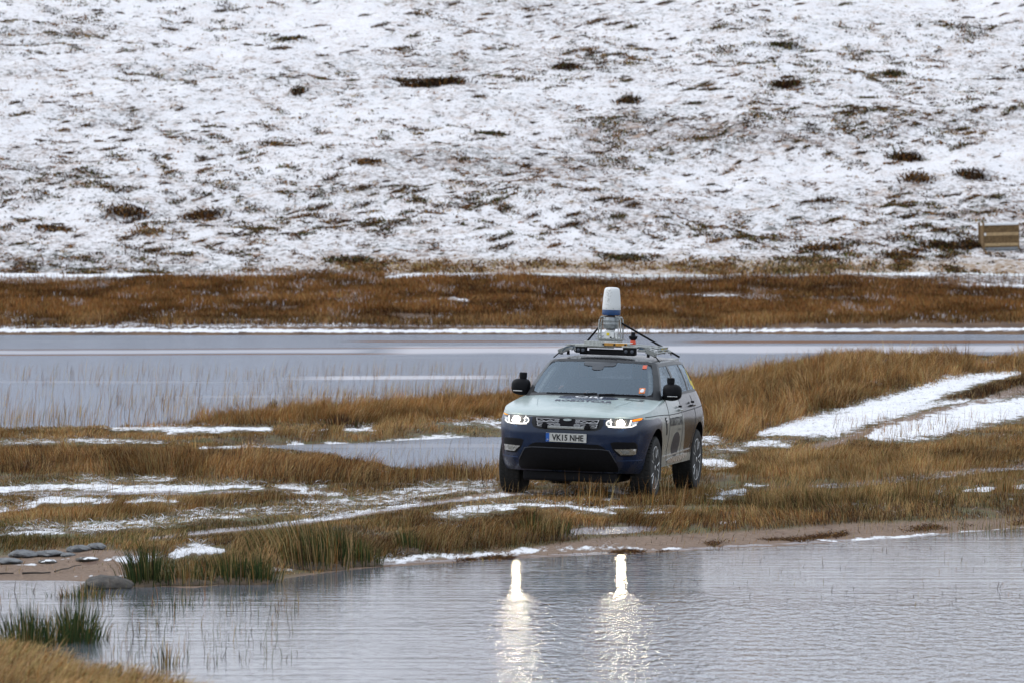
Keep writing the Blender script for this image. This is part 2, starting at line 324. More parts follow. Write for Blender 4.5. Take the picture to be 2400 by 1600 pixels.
hill = tag(link_mesh('hillside', me, h.m), 'snow dusted hillside rising behind the lake', None, None, 'structure')

# water ---------------------------------------------------------------
def water_fan(ulist, Ylist, z, name, mat):
    X, Y, Z, F = fan(ulist, Ylist, lambda a, b: a * 0 + z)
    return link_mesh(name, np_mesh(name, np.stack([X, Y, Z], -1), F, True), mat)
w = NT('lake_water'); p = w.pos(); o = w.xyz(p)
calm = w.ramp(w.math('ADD', o[1], w.math('MULTIPLY', w.math('SUBTRACT', w.noise(w.scale(p, (.35, .2, 1)), 1, 3), .5), 5)), 50.2, 54.5)   # 1 near the sheltered shore
lft = w.ramp(w.math('ADD', o[0], w.math('MULTIPLY', w.math('SUBTRACT', w.noise(w.scale(p, (.3, .2, 1)), 1.3, 3), .5), 3)), -1.6, 1.2)       # 1 to the right: ruffled
ruf = w.math('MAXIMUM', .07, w.math('MULTIPLY', w.math('SUBTRACT', 1., calm), w.math('ADD', .04, w.math('MULTIPLY', lft, .96))))
r1 = w.noise(w.scale(p, (2.3, .85, 1), (0, 0, .12)), 3.4, 3, .55); r2 = w.noise(w.scale(p, (2.2, .7, 1), (0, 0, -.12)), 8, 3, .5)
small = w.math('ADD', w.math('MULTIPLY', r1, .024), w.math('MULTIPLY', r2, .0080))
lng = w.math('ADD', w.math('MULTIPLY', w.noise(w.scale(p, (.16, 2.0, 1), (0, 0, .05)), 1.5, 3, .5), .0075), w.math('MULTIPLY', w.noise(w.scale(p, (.5, 1.6, 1)), 9, 2, .5), .0036))
hgt = w.math('ADD', w.math('MULTIPLY', small, ruf), lng)
bn = w.n('Bump'); bn.inputs['Strength'].default_value = 1; bn.inputs['Distance'].default_value = 1; w.l(hgt, bn.inputs['Height'])
w.bsdf((.130, .152, .187), .03, 0, bn.outputs[0], spec=.85)
ul = np.concatenate([(-400 - side)[::-1], np.arange(-400, 2801, 200.), 2800 + side])
lake = tag(water_fan(ul, np.array([-60, 0, 20, 30, 36, 40, 45, 50, 55, 60, 64, 68, 72.]), 0, 'lake_water', w.m), 'rippled near lake water reflecting the headlights', None, None, 'structure')
w = NT('thin_ice'); p = w.pos(); o = w.xyz(p)
st_ = w.noise(w.scale(p, (.05, .16, 1), (0, 0, -.03)), 1, 4, .5)
def band(y0, wd, x0, x1, slope=0.):
    yy = w.math('SUBTRACT', w.math('ADD', o[1], w.math('MULTIPLY', w.math('SUBTRACT', w.noise(w.scale(p, (.12, .02, 1)), 1, 3), .5), wd * 1.0)), w.math('ADD', w.math('MULTIPLY', o[0], slope), y0))
    return w.math('MULTIPLY', w.ramp(w.math('ABSOLUTE', yy), wd, wd * .45), w.math('MULTIPLY', w.ramp(o[0], x0, x0 + 2.5), w.ramp(o[0], x1, x1 - 2.5)))
ice = w.math('MAXIMUM', band(215, 14, -6, 120, .15), band(160, 4, -7, 1, .3))
ice = w.math('MAXIMUM', ice, w.math('MULTIPLY', band(213, 6, -120, -4, .25), .8)); ice = w.math('MAXIMUM', ice, w.math('MULTIPLY', w.ramp(st_, .60, .66), .35))
mud = w.math('MAXIMUM', band(236, 5, 6, 120, .1), w.math('MAXIMUM', band(206, 1.6, -120, -3, .25), band(240, 3, -8, 4, .1)))
mud = w.math('MAXIMUM', mud, w.math('MULTIPLY', band(221, 1.6, -120, 6, .3), .8))
c = w.mix(ice, (.17, .19, .22), (.52, .51, .54)); c = w.mix(mud, c, (.17, .085, .045))
df_ = w.n('BsdfDiffuse'); w.l(c, df_.inputs[0]); gl_ = w.n('BsdfGlossy'); w.put(gl_.inputs['Color'], (.62, .66, .74)); gl_.inputs['Roughness'].default_value = .16
w.l(w.bump(w.noise(w.scale(p, (.6, 1.2, 1)), 3, 4), .2, .02), gl_.inputs['Normal'])
mx_ = w.n('MixShader'); w.l(w.math('SUBTRACT', .62, w.math('ADD', w.math('MULTIPLY', ice, .42), w.math('MULTIPLY', mud, .5), clamp=True)), mx_.inputs[0])
w.l(df_.outputs[0], mx_.inputs[1]); w.l(gl_.outputs[0], mx_.inputs[2]); w.l(mx_.outputs[0], w.out.inputs[0])
tag(water_fan(ul, np.array([72., 76, 80, 90, 100, 120, 150, 180, 210, 240, 262, 275.]), 0, 'frozen_lake_water', w.m), 'grey half frozen far lake with pale ice bands', None, None, 'structure')

# ---------------------------------------------------------------- grass
def grass_mat(name, tr=.25):
    n = NT(name); a = n.attr('col', False)
    d = n.n('BsdfDiffuse'); n.l(a, d.inputs[0]); t = n.n('BsdfTranslucent'); n.l(a, t.inputs[0])
    mx = n.n('MixShader'); mx.inputs[0].default_value = tr; n.l(d.outputs[0], mx.inputs[1]); n.l(t.outputs[0], mx.inputs[2]); n.l(mx.outputs[0], n.out.inputs[0])
    return n.m
GM = grass_mat('dry_grass_blades')
def blades(name, P, h, wd, lean, col, mat=GM, label=None, kind='stuff', cat=None, droop=.35, az=None, parent=None):
    """tapered bent blades: five vertices, three triangles each"""
    N = len(P); az = rng.uniform(0, np.pi, N) if az is None else az
    s = np.stack([np.cos(az), np.sin(az), np.zeros(N)], -1) * (wd / 2)[:, None]
    L = np.stack([lean[:, 0], lean[:, 1], np.zeros(N)], -1) * h[:, None]
    up = np.zeros((N, 3)); up[:, 2] = 1
    M = P + L * .38 + up * (h * .6)[:, None]
    T = P + L * 1.0 + up * (h * (1 - droop * np.clip((lean ** 2).sum(-1), 0, 1.5)))[:, None]
    V = np.stack([P - s - up * .01, P + s - up * .01, M - s * .75, M + s * .75, T], 1).reshape(-1, 3)
    b = np.arange(N)[:, None] * 5
    F = np.concatenate([b + [0, 1, 3], b + [0, 3, 2], b + [2, 3, 4]], 0)
    me = np_mesh(name, V, F)
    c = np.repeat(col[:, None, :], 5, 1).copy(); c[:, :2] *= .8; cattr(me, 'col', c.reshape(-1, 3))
    o = link_mesh(name, me, mat, parent)
    if label: tag(o, label, cat, None, kind)
    return o
def palette(wt, n):
    wt = np.asarray(wt) + 1e-6; cw = np.cumsum(wt / wt.sum(-1, keepdims=True), -1); r = rng.random(n)[:, None]
    i = (r > cw).sum(-1).clip(0, 3); c = PAL[i] * rng.uniform(.65, 1.3, n)[:, None]
    return c * (1 + rng.normal(0, .06, (n, 3)))
def grass_field(N, Y0, Y1, name, label, wscale=1., hs=1.):
    # uniform over the seen ground, thinned with distance
    t = rng.random(N); Y = Y0 * (Y1 / Y0) ** t if Y1 / Y0 < 4 else Y0 + (Y1 - Y0) * t
    u = rng.uniform(-350, 2750, N); X = (u - 1200) / FPX * Y; Z = ground_z(X, Y)
    u, v, sn, we, sa, tr = survey(X, Y, Z)
    H = np.full(N, .06); D = np.full(N, .85); C = np.tile(np.array([.32, .33, .2, .15]), (N, 1))
    for hh, dd, cc, pts in TALL:
        m = stroke(u, v, pts); H = np.maximum(H, m * hh); D = np.maximum(D, dd * m); C = C * (1 - m[:, None]) + np.array(cc) * m[:, None]
    cl = fbm(X * 2.4, Y * 1.0, 61, 4); big = fbm(X * .7, Y * .3, 62, 3); tus = ss(vn(X * 3.3, Y * 1.5, 66), .35, .85)
    D = D * ss(cl, .16, .48) * (1 - .66 * np.clip(sn * 1.1, 0, 1)) * (1 - .8 * we) * (1 - .97 * sa) * (1 - .93 * tr)
    H = H * (.35 + 1.1 * cl) * (.75 + .5 * big) * (.75 + .65 * tus) * (1 - .70 * np.clip(sn, 0, 1))
    for k_ in (.35, .7, 1.05):   # the growth beside a snow patch is lower too
        Yk = Y + H * k_ * Y / np.maximum(CAMZ - Z, .5); b_ = survey(X * Yk / Y, Yk, Z); H = H * (1 - .55 * np.clip(b_[2], 0, 1) - .3 * b_[3])
    keep = (rng.random(N) < D) & (Z > -.01)
    X, Y, Z, H, C, cl, big, tus = (a[keep] for a in (X, Y, Z, H, C, cl, big, tus)); n = len(X)
    H = H * rng.uniform(.45, 1.25, n) * hs
    wind = np.stack([2.2 * (fbm(X * 1.1, Y * .4, 63) - .42), .8 * (fbm(X * .8, Y * .4, 64) - .5)], -1)
    lean = wind + rng.normal(0, .28, (n, 2))
    C2 = C.copy(); C2[:, 2] += .5 * ss(big, .5, .3); C2[:, 1] += .5 * ss(cl, .55, .75)
    col = palette(C2, n) * (.42 + .75 * ss(fbm(X * 1.5, Y * .55, 65, 3), .25, .75) + .30 * tus)[:, None]
    flat = rng.random(n) < .10 + .45 * ss(fbm(X * 1.7 + 9, Y * .6, 67, 3), .52, .66)
    lean = np.where(flat[:, None], lean * 1.6 + np.sign(lean) * .9, lean); H = np.where(flat, H * .55, H); col = np.where(flat[:, None], col * np.array([1.15, 1.2, 1.35]), col)
    wd = rng.uniform(.003, .0075, n) * wscale * np.maximum(1, Y / 72)
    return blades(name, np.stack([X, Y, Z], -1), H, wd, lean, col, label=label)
def snow_crust():
    N = 420000; Y = 56 * (160 / 56) ** rng.random(N); u = rng.uniform(-350, 2750, N); X = (u - 1200) / FPX * Y; Z = ground_z(X, Y)
    u, v, sn, we, sa, tr = survey(X, Y, Z); q = fbm(X * 3.1 + 3, Y * .9, 121, 4); r_ = fbm(X * .9, Y * .35, 122, 3)
    thin = .16 * ss(q, .55, .68) * ss(r_, .45, .6) * (1 - sa) * (1 - ss(v, 1225, 1250))
    k = (rng.random(N) < np.clip(sn, 0, 1) * ss(q, .46, .64) * .40 + thin) & (Z > .02); X, Y, Z = X[k], Y[k], Z[k]; n = len(X)
    ln = np.stack([rng.choice([-1., 1.], n) * rng.uniform(2, 6, n), rng.normal(0, 2.5, n)], -1)
    blades('snow_crust', np.stack([X, Y, Z + rng.uniform(.0, .05, n)], -1), rng.uniform(.012, .026, n), rng.uniform(.012, .03, n), ln, np.tile(np.array([.80, .81, .85]), (n, 1)) * rng.uniform(.85, 1, (n, 1)), label='broken snow caught on the flattened grass', droop=0, az=rng.uniform(1.2, 1.9, n))
snow_crust()
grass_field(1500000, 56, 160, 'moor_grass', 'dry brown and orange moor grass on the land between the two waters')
# reed stalks standing in the shallow frozen water
N = 34000; Y = rng.uniform(98, 170, N); u = rng.uniform(-300, 2300, N); X = (u - 1200) / FPX * Y
u_, v0 = proj(X, Y, X * 0); vf = itp(u_, VFAR)
dens = np.exp(-np.clip(vf - v0, 0, 300) / 60) * ss(fbm(X * .5, Y * .15, 71), .35, .6) + .12 * ss(fbm(X * .25, Y * .08, 72), .55, .7)
k = (rng.random(N) < dens) & (vf > v0 - 4); n = k.sum()
P = np.stack([X[k], Y[k], X[k] * 0 - .02], -1)
blades('reed_stalks', P, rng.uniform(.22, .55, n), rng.uniform(.005, .010, n), np.stack([rng.normal(.16, .12, n), rng.normal(0, .1, n)], -1), palette(np.tile([.45, .45, .1, 0], (n, 1)), n), label='sparse dry reed stalks standing in the frozen lake')
# dark wrack thrown up along the near waterline
N = 30000; u = rng.uniform(-200, 2700, N); vw = itp(u, VNEAR) - 9 + 7 * (fbm(u * .006, u * 0 + 2, 131, 3) - .5) * 2 + rng.normal(0, 2.2, N); Y = FPX * CAMZ / (vw - HV); X = (u - 1200) / FPX * Y; Z = ground_z(X, Y)
k = (rng.random(N) < ss(fbm(u * .012, vw * .05, 132, 3), .48, .60)) & (u > 880); n = int(k.sum())
blades('wrack_line', np.stack([X[k], Y[k], Z[k]], -1), rng.uniform(.010, .028, n), rng.uniform(.006, .014, n), np.stack([rng.normal(0, 4, n), rng.normal(0, 2, n)], -1), palette(np.tile([.15, .05, .8, 0], (n, 1)), n), label='dark plant debris lying along the near waterline', droop=0)
# far heath
N = 420000; Y = rng.uniform(264, 331, N); u = rng.uniform(-250, 2650, N); X = (u - 1200) / FPX * Y; Z = ground_z(X, Y)
u, v, sn, we, sa, tr = survey(X, Y, Z)
cl = fbm(X * .45, Y * .2, 81, 4); big = fbm(X * .09, Y * .05, 82, 3)
D = ss(cl, .18, .4) * (1 - .96 * ss(sn, .45, .85)) * ss(Y - 265 - X * .12, 0, 5) * (1 - .93 * ss(Y + 26 * (fbm(X * .10, X * 0 + 1, 141, 4) - .5), 314, 325))
k = (rng.random(N) < D) & (Z > .02); X, Y, Z, u, v, cl, big = (a[k] for a in (X, Y, Z, u, v, cl, big)); n = len(X)
wt = np.stack([.55 + 0 * X, .12 + .7 * ss(v, 735, 765) + .5 * ss(-v, -655, -635) * ss(u, 1200, 1700), .45 * ss(big, .55, .4) + .25, .03 + 0 * X], -1)
col = palette(wt, n) * (.55 + .75 * ss(cl, .3, .7))[:, None] * np.array([.86, .79, .74]); wm = rng.random(n) < .13 * ss(fbm(X * .6, Y * .22, 151, 4), .60, .72); col[wm] = (.72, .73, .77)
blades('heath_grass', np.stack([X, Y, Z], -1), rng.uniform(.14, .38, n) * (.4 + 1.1 * cl), rng.uniform(.018, .036, n), rng.normal(0, .22, (n, 2)), col, label='brown heath grass on the bank beyond the frozen lake')
# tufts showing through the snow of the hill
N = 230000; Y = HEATH0 + (520 - HEATH0) * rng.random(N) ** 1.35; u = rng.uniform(-250, 2650, N); X = (u - 1200) / FPX * Y; Z = hill_z(X, Y)
u, v = proj(X, Y, Z); vg = hill_veg(X, Y, u, v)
sp = fbm(X * .95 + Y * .35, Y * .75, 91, 4); sp2 = fbm(X * .16, Y * .12, 92, 3)
och = ss(v, 596, 625) * ss(u, 600, 1000) * ss(-u, -2250, -1900)
D = ss(sp + .35 * (vg - .5) + .25 * (sp2 - .5), .575, .68) + .09 * vg + och * .22
sh_ = np.zeros_like(u)
for a_, p_ in SNOW[-6:]: sh_ = np.maximum(sh_, stroke(u, v - 6, p_))
D = D * (1 - .95 * sh_)
k = (rng.random(N) < D); X, Y, Z, u, v, vg, sp2, och = (a[k] for a in (X, Y, Z, u, v, vg, sp2, och)); n = len(X)
m = 5
base = np.stack([X, Y, Z], -1); size = rng.uniform(.05, .17, n) * (1 + .9 * och) * (1 + .5 * ss(sp2, .5, .7))
kind_ = rng.random(n); wt = np.stack([.25 + .5 * ss(sp2, .55, .4), .10 + .9 * och, .65 - .3 * och, .28 * ss(sp2, .45, .6) + .05], -1)
col = palette(wt, n)
P = np.repeat(base, m, 0) + np.concatenate([rng.normal(0, .16, (n * m, 2)), np.zeros((n * m, 1))], -1) * np.repeat(size / .2, m)[:, None]
P[:, 2] = hill_z(P[:, 0], P[:, 1]) - .03
blades('hill_heather', P, np.repeat(size, m) * rng.uniform(.6, 1.2, n * m), rng.uniform(.05, .11, n * m), rng.normal(0, 1.0, (n * m, 2)), np.repeat(col, m, 0) * rng.uniform(.7, 1.2, (n * m, 1)), label='heather and grass tufts poking through the snow on the hill')
nc_ = 1500; Yc_ = HEATH0 + 4 + 150 * rng.random(nc_) ** 1.2; uc_ = rng.uniform(-250, 2650, nc_); Xc_ = (uc_ - 1200) / FPX * Yc_
k = rng.random(nc_) < ss(fbm(Xc_ * .08, Yc_ * .06, 111, 3), .3, .62); Xc_, Yc_ = Xc_[k], Yc_[k]; sz = np.exp(rng.normal(-1.35, .5, len(Xc_))).clip(.08, .7); cnt = (40 + sz * 220).astype(int)
ii = np.repeat(np.arange(len(Xc_)), cnt); n = len(ii); d1 = rng.normal(0, .5, n) * sz[ii]; d2 = rng.normal(0, .5, n) * sz[ii]
X = Xc_[ii] + d1 * 1.25; Y = Yc_[ii] + d2 * .8 + d1 * .9; Z = hill_z(X, Y) - .02; wt = np.array([(.12, .02, .8, .06), (.08, .05, .5, .4), (.5, .12, .38, 0)])[rng.choice(3, len(Xc_), p=[.5, .25, .25])][ii]
blades('hill_shrubs', np.stack([X, Y, Z], -1), (.06 + .35 * sz[ii]) * rng.uniform(.3, 1.1, n), rng.uniform(.03, .08, n), rng.normal(0, 1.0, (n, 2)), palette(wt, n) * 1.0, label='small dark shrubs and tussocks dotted over the snowy hill')
# near bank in the lower left corner
N = 60000; Y = rng.uniform(33, 46, N); u = rng.uniform(-500, 1000, N); X = (u - 1200) / FPX * Y; Z = ground_z(X, Y); k = Z > .03
X, Y, Z = X[k], Y[k], Z[k]; n = len(X); cl = fbm(X * 2.5, Y * 1.5, 95)
blades('bank_grass', np.stack([X, Y, Z], -1), rng.uniform(.06, .2, n) * (.5 + cl), rng.uniform(.004, .008, n), np.stack([rng.normal(.9, .4, n), rng.normal(-.3, .4, n)], -1), palette(np.tile([.2, .75, .04, .06], (n, 1)), n) * (.85 + .7 * cl)[:, None], label='matted golden grass on the near bank in the bottom left corner')

# ================================================================ THE CAR
car = empty('survey_car', (1.176, 73.89, .186))
car.rotation_euler = (R(.3), R(1.9), R(-12.2))
tag(car, 'pale green and navy off-road car with lit headlights and a sensor mast on its roof', 'car')
CARM = car.rotation_euler.to_matrix().to_4x4(); CARM.translation = car.location

class MB:
    """collects shapes into one mesh"""
    def __init__(s): s.V = []; s.F = []; s.S = []
    def add(s, V, F, smooth=False, M=None):
        s.part()
        b = len(s.V); s.V += [tuple(M @ Vector(v)) if M is not None else tuple(v) for v in V]
        s.F += [tuple(i + b for i in f) for f in F]; s.S += [smooth] * len(F); return s
    def part(s): s.starts = getattr(s, 'starts', []) + [(len(s.V), len(s.F))]; return s
    def build_each(s, name, mat, parent=None):
        st = s.starts + [(len(s.V), len(s.F))]; out = []
        for (v0, f0), (v1, f1) in zip(st, st[1:]):
            if v1 == v0: continue
            m = MB(); m.V = s.V[v0:v1]; m.F = [tuple(i - v0 for i in f) for f in s.F[f0:f1]]; m.S = s.S[f0:f1]; out.append(m.build(name, mat, parent))
        return out
    def box(s, c, d, rot=None, bev=0.):
        bm = bmesh.new(); bmesh.ops.create_cube(bm, size=1)
        for v in bm.verts: v.co = Vector((v.co.x * d[0], v.co.y * d[1], v.co.z * d[2]))
        if bev: bmesh.ops.bevel(bm, geom=bm.edges[:], offset=bev, segments=2, affect='EDGES', profile=.6)
        M = Matrix.Translation(c) @ (Euler(rot).to_matrix().to_4x4() if rot else Matrix())
        bm.verts.index_update(); s.add([v.co for v in bm.verts], [[v.index for v in f.verts] for f in bm.faces], False, M); bm.free(); return s
    def tube(s, pts, r, n=8, cap=True, r2=None):
        P = [Vector(p) for p in pts]; V = []; m = len(P)
        for i, p in enumerate(P):
            t = (P[min(i + 1, m - 1)] - P[max(i - 1, 0)]).normalized()
            a = t.cross(Vector((0, 0, 1)) if abs(t.z) < .9 else Vector((1, 0, 0))).normalized(); b = t.cross(a)
            rr = r if r2 is None else r + (r2 - r) * i / (m - 1)
            for k in range(n):
                q = 2 * math.pi * k / n; V.append(p + a * math.cos(q) * rr + b * math.sin(q) * rr)
        F = [(i * n + k, i * n + (k + 1) % n, (i + 1) * n + (k + 1) % n, (i + 1) * n + k) for i in range(m - 1) for k in range(n)]
        if cap: F += [tuple(range(n))[::-1], tuple((m - 1) * n + k for k in range(n))]
        return s.add(V, F, True)
    def lathe(s, prof, c=(0, 0, 0), n=32, rot=None, smooth=True):
        """prof: (radius, height) from bottom to top, turned about z"""
        V = []; m = len(prof)
        for r, z in prof:
            for k in range(n): q = 2 * math.pi * k / n; V.append((r * math.cos(q), r * math.sin(q), z))
        F = [(i * n + k, i * n + (k + 1) % n, (i + 1) * n + (k + 1) % n, (i + 1) * n + k) for i in range(m - 1) for k in range(n)]
        if prof[0][0] > 1e-4: F.append(tuple(range(n))[::-1])
        if prof[-1][0] > 1e-4: F.append(tuple((m - 1) * n + k for k in range(n)))
        M = Matrix.Translation(c) @ (Euler(rot).to_matrix().to_4x4() if rot else Matrix())
        return s.add(V, F, smooth, M)
    def build(s, name, mat, parent=None, autosm=True):
        me = bpy.data.meshes.new(name); me.from_pydata([tuple(v) for v in s.V], [], s.F)
        me.polygons.foreach_set('use_smooth', s.S)
        bm = bmesh.new(); bm.from_mesh(me); bmesh.ops.recalc_face_normals(bm, faces=bm.faces)
        for e in bm.edges:
            if len(e.link_faces) == 2 and e.calc_face_angle(0) > R(38): e.smooth = False
        bm.to_mesh(me); bm.free(); me.update()
        return link_mesh(name, me, mat, parent)

# materials -----------------------------------------------------------
def paint():
    n = NT('car_paint'); p = n.pos(True); x, y, z = n.xyz(p)
    M = n.math
    ax = M('ABSOLUTE', x)
    dirt = n.noise(n.scale(p, (1, 1, .6)), 5, 6, .65); spk = n.noise(p, 60, 3, .7)
    pale = n.mix(n.ramp(dirt, .3, .7), (.34, .415, .40), (.41, .475, .46))
    silver = n.mix(n.ramp(dirt, .3, .7), (.25, .265, .25), (.31, .325, .305))
    dark = n.mix(n.ramp(dirt, .3, .7), (.028, .026, .030), (.042, .038, .042))
    navy = (.005, .016, .048)
    c = n.mix(n.ramp(z, .985, .99), silver, pale)                     # bonnet and shoulders
    c = n.mix(n.ramp(y, -.9, .1), c, n.mix(n.ramp(z, 1.0, 1.01), silver, (.36, .38, .37)))
    edge = M('SUBTRACT', y, M('ADD', M('MULTIPLY', z, -.42), .72))    # slanted edge on the rear door
    c = n.mix(M('MULTIPLY', n.ramp(edge, 0, .012), n.ramp(z, .46, .47)), c, dark)
    dy = M('ADD', y, 1.5); dz = M('SUBTRACT', z, .40); rr = M('SQRT', M('ADD', M('MULTIPLY', dy, dy), M('MULTIPLY', dz, dz)))
    fr = M('MULTIPLY', n.ramp(y, -1.46, -1.50), n.ramp(z, .93, .925))
    lip = M('MULTIPLY', n.ramp(rr, .60, .57), n.ramp(y, -1.15, -1.30))
    arch = M('MAXIMUM', M('MULTIPLY', fr, n.ramp(z, .9, .86)), M('MULTIPLY', lip, n.ramp(z, .52, .56)))
    front = M('MULTIPLY', n.ramp(y, -1.62, -1.66), n.ramp(z, .975, .972))
    c = n.mix(M('MAXIMUM', M('MULTIPLY', arch, n.ramp(y, -1.2, -1.25)), front), c, navy)
    mud = n.ramp(M('SUBTRACT', M('ADD', dirt, M('MULTIPLY', spk, .25)), M('MULTIPLY', z, .55)), .26, .62, 0, .22)
    c = n.mix(mud, c, (.15, .12, .095))
    n.bsdf(c, M('ADD', .24, M('MULTIPLY', mud, .5)), 0., coat=.16, coat_rough=.10, spec=.4)
    return n.m
PAINT = paint()
BLACK = simple('black_plastic', (.008, .008, .010), .55, nscale=40, spec=.12)
RUBBER = simple('tyre_rubber', (.016, .016, .016), .8, nscale=40, bump=.5)
GLOSSB = simple('gloss_black', (.014, .016, .020), .25, coat=.1, nscale=8, spec=.35)
SILVER = simple('bright_metal', (.62, .62, .62), .28, metal=.85, nscale=25)
ALU = simple('dull_aluminium', (.36, .37, .36), .42, metal=.6, nscale=60)
GREYM = simple('grey_metal', (.30, .32, .33), .35, metal=.6, nscale=20)
DARKIN = simple('dark_trim', (.03, .032, .036), .7)
PALE = simple('pale_trim', (.72, .74, .68), .7)
WHITE = simple('white_shell', (.74, .75, .74), .35, nscale=12, dirt=.05)
BLUE = simple('blue_band', (.008, .05, .16), .4)
ORANGE = simple('orange_plate', (.55, .27, .04), .5)
YELLOW = simple('yellow_label', (.80, .62, .01), .5)
RED = simple('red_plastic', (.70, .07, .02), .4)
CHROME = simple('chrome', (.78, .78, .78), .12, metal=1., dirt=.03)
PLATEW = simple('plate_white', (.56, .56, .54), .4, dirt=.06)
PLATEB = simple('plate_blue', (.01, .10, .42), .4)
INK = simple('black_lettering', (.01, .01, .012), .6)
INKP = simple('plum_lettering', (.05, .045, .08), .5)
INKW = simple('white_lettering', (.75, .77, .80), .5)
def glass(name, tint, ior=1.75, drops=False, rough=.02):
    n = NT(name); p = n.pos(True)
    t = n.n('BsdfTransparent'); n.put(t.inputs[0], tint); g = n.n('BsdfGlossy'); n.put(g.inputs['Color'], (.72, .87, 1.)); g.inputs['Roughness'].default_value = rough
    f = n.n('Fresnel'); f.inputs['IOR'].default_value = ior
    mx = n.n('MixShader')
    if drops:
        d = n.ramp(n.noise(p, 48, 3, .7), .48, .56); bb = n.bump(d, .8, .004); n.l(bb, g.inputs['Normal']); n.l(bb, f.inputs['Normal'])
        gd = n.n('BsdfDiffuse'); n.put(gd.inputs[0], (.45, .47, .48)); mm = n.n('MixShader'); n.put(mm.inputs[0], n.math('MULTIPLY', d, .6)); n.l(t.outputs[0], mm.inputs[1]); n.l(gd.outputs[0], mm.inputs[2]); t = mm
    n.l(f.outputs[0], mx.inputs[0]); n.l(t.outputs[0], mx.inputs[1]); n.l(g.outputs[0], mx.inputs[2]); n.l(mx.outputs[0], n.out.inputs[0])
    return n.m
WGLASS = glass('windscreen_glass', (.93, .95, .97), 2.4); SGLASS = glass('rainy_side_glass', (.30, .32, .34), 1.7, True); LENS = glass('lamp_glass', (.92, .93, .95), 1.4)
def emit(name, col, s):
    n = NT(name); e = n.n('Emission'); n.put(e.inputs[0], col); e.inputs[1].default_value = s; n.l(e.outputs[0], n.out.inputs[0]); return n.m
LAMP = emit('headlamp_light', (1., .86, .62), 105.); DRL = emit('running_light', (1., .97, .92), 1.1); LAMP2 = emit('inner_lamp_light', (1., .95, .88), 1.1); AMBER = emit('amber_light', (1., .26, .02), .95)

# body shell ----------------------------------------------------------
def lin(x, pts): return float(np.interp(x, [p[0] for p in pts], [p[1] for p in pts]))
WZ = [(.27,.93),(.34,.955),(.42,.965),(.55,.968),(.70,.980),(.82,.988),(.92,.985),(1.0,.970),(1.08,.950),(1.15,.925),(1.24,.885)]
YC = [(.27,-2.18),(.36,-2.30),(.45,-2.37),(.55,-2.405),(.66,-2.425),(.78,-2.43),(.88,-2.42),(.95,-2.395),(.985,-2.37),(1.0,-2.345),(1.3,-2.3)]
YR = [(.27,2.20),(.5,2.40),(.75,2.43),(1.0,2.38),(1.25,2.28)]
ZT = [(-2.40,.992),(-2.34,.995),(-2.2,1.015),(-2.0,1.045),(-1.8,1.07),(-1.4,1.115),(-1.,1.16),(-.6,1.19),(0,1.21),(1.3,1.235),(2.0,1.235),(2.4,1.21)]
ZC = [(-2.40,.992),(-2.36,1.0),(-2.31,1.028),(-2.2,1.062),(-2.,1.098),(-1.7,1.142),(-1.4,1.182),(-1.16,1.215),(-.95,1.232),(-.6,1.235),(2.,1.24),(2.4,1.21)]
ZB = [(-2.42,.29),(-2.0,.29),(-1.0,.34),(0,.35),(1.0,.36),(2.4,.42)]
def ring_pt(th, z):
    Wd = lin(z, WZ); c, s = math.cos(th), math.sin(th)
    if c >= 0: n, y0, L = 4.3, -1.0, -1.0 - lin(z, YC); y = y0 - L * c ** (2 / n)
    else: n, y0, L = 4.6, 1.0, lin(z, YR) - 1.0; y = y0 + L * (-c) ** (2 / n)
    x = Wd * max(s, 0) ** (2 / n)
    return x, y
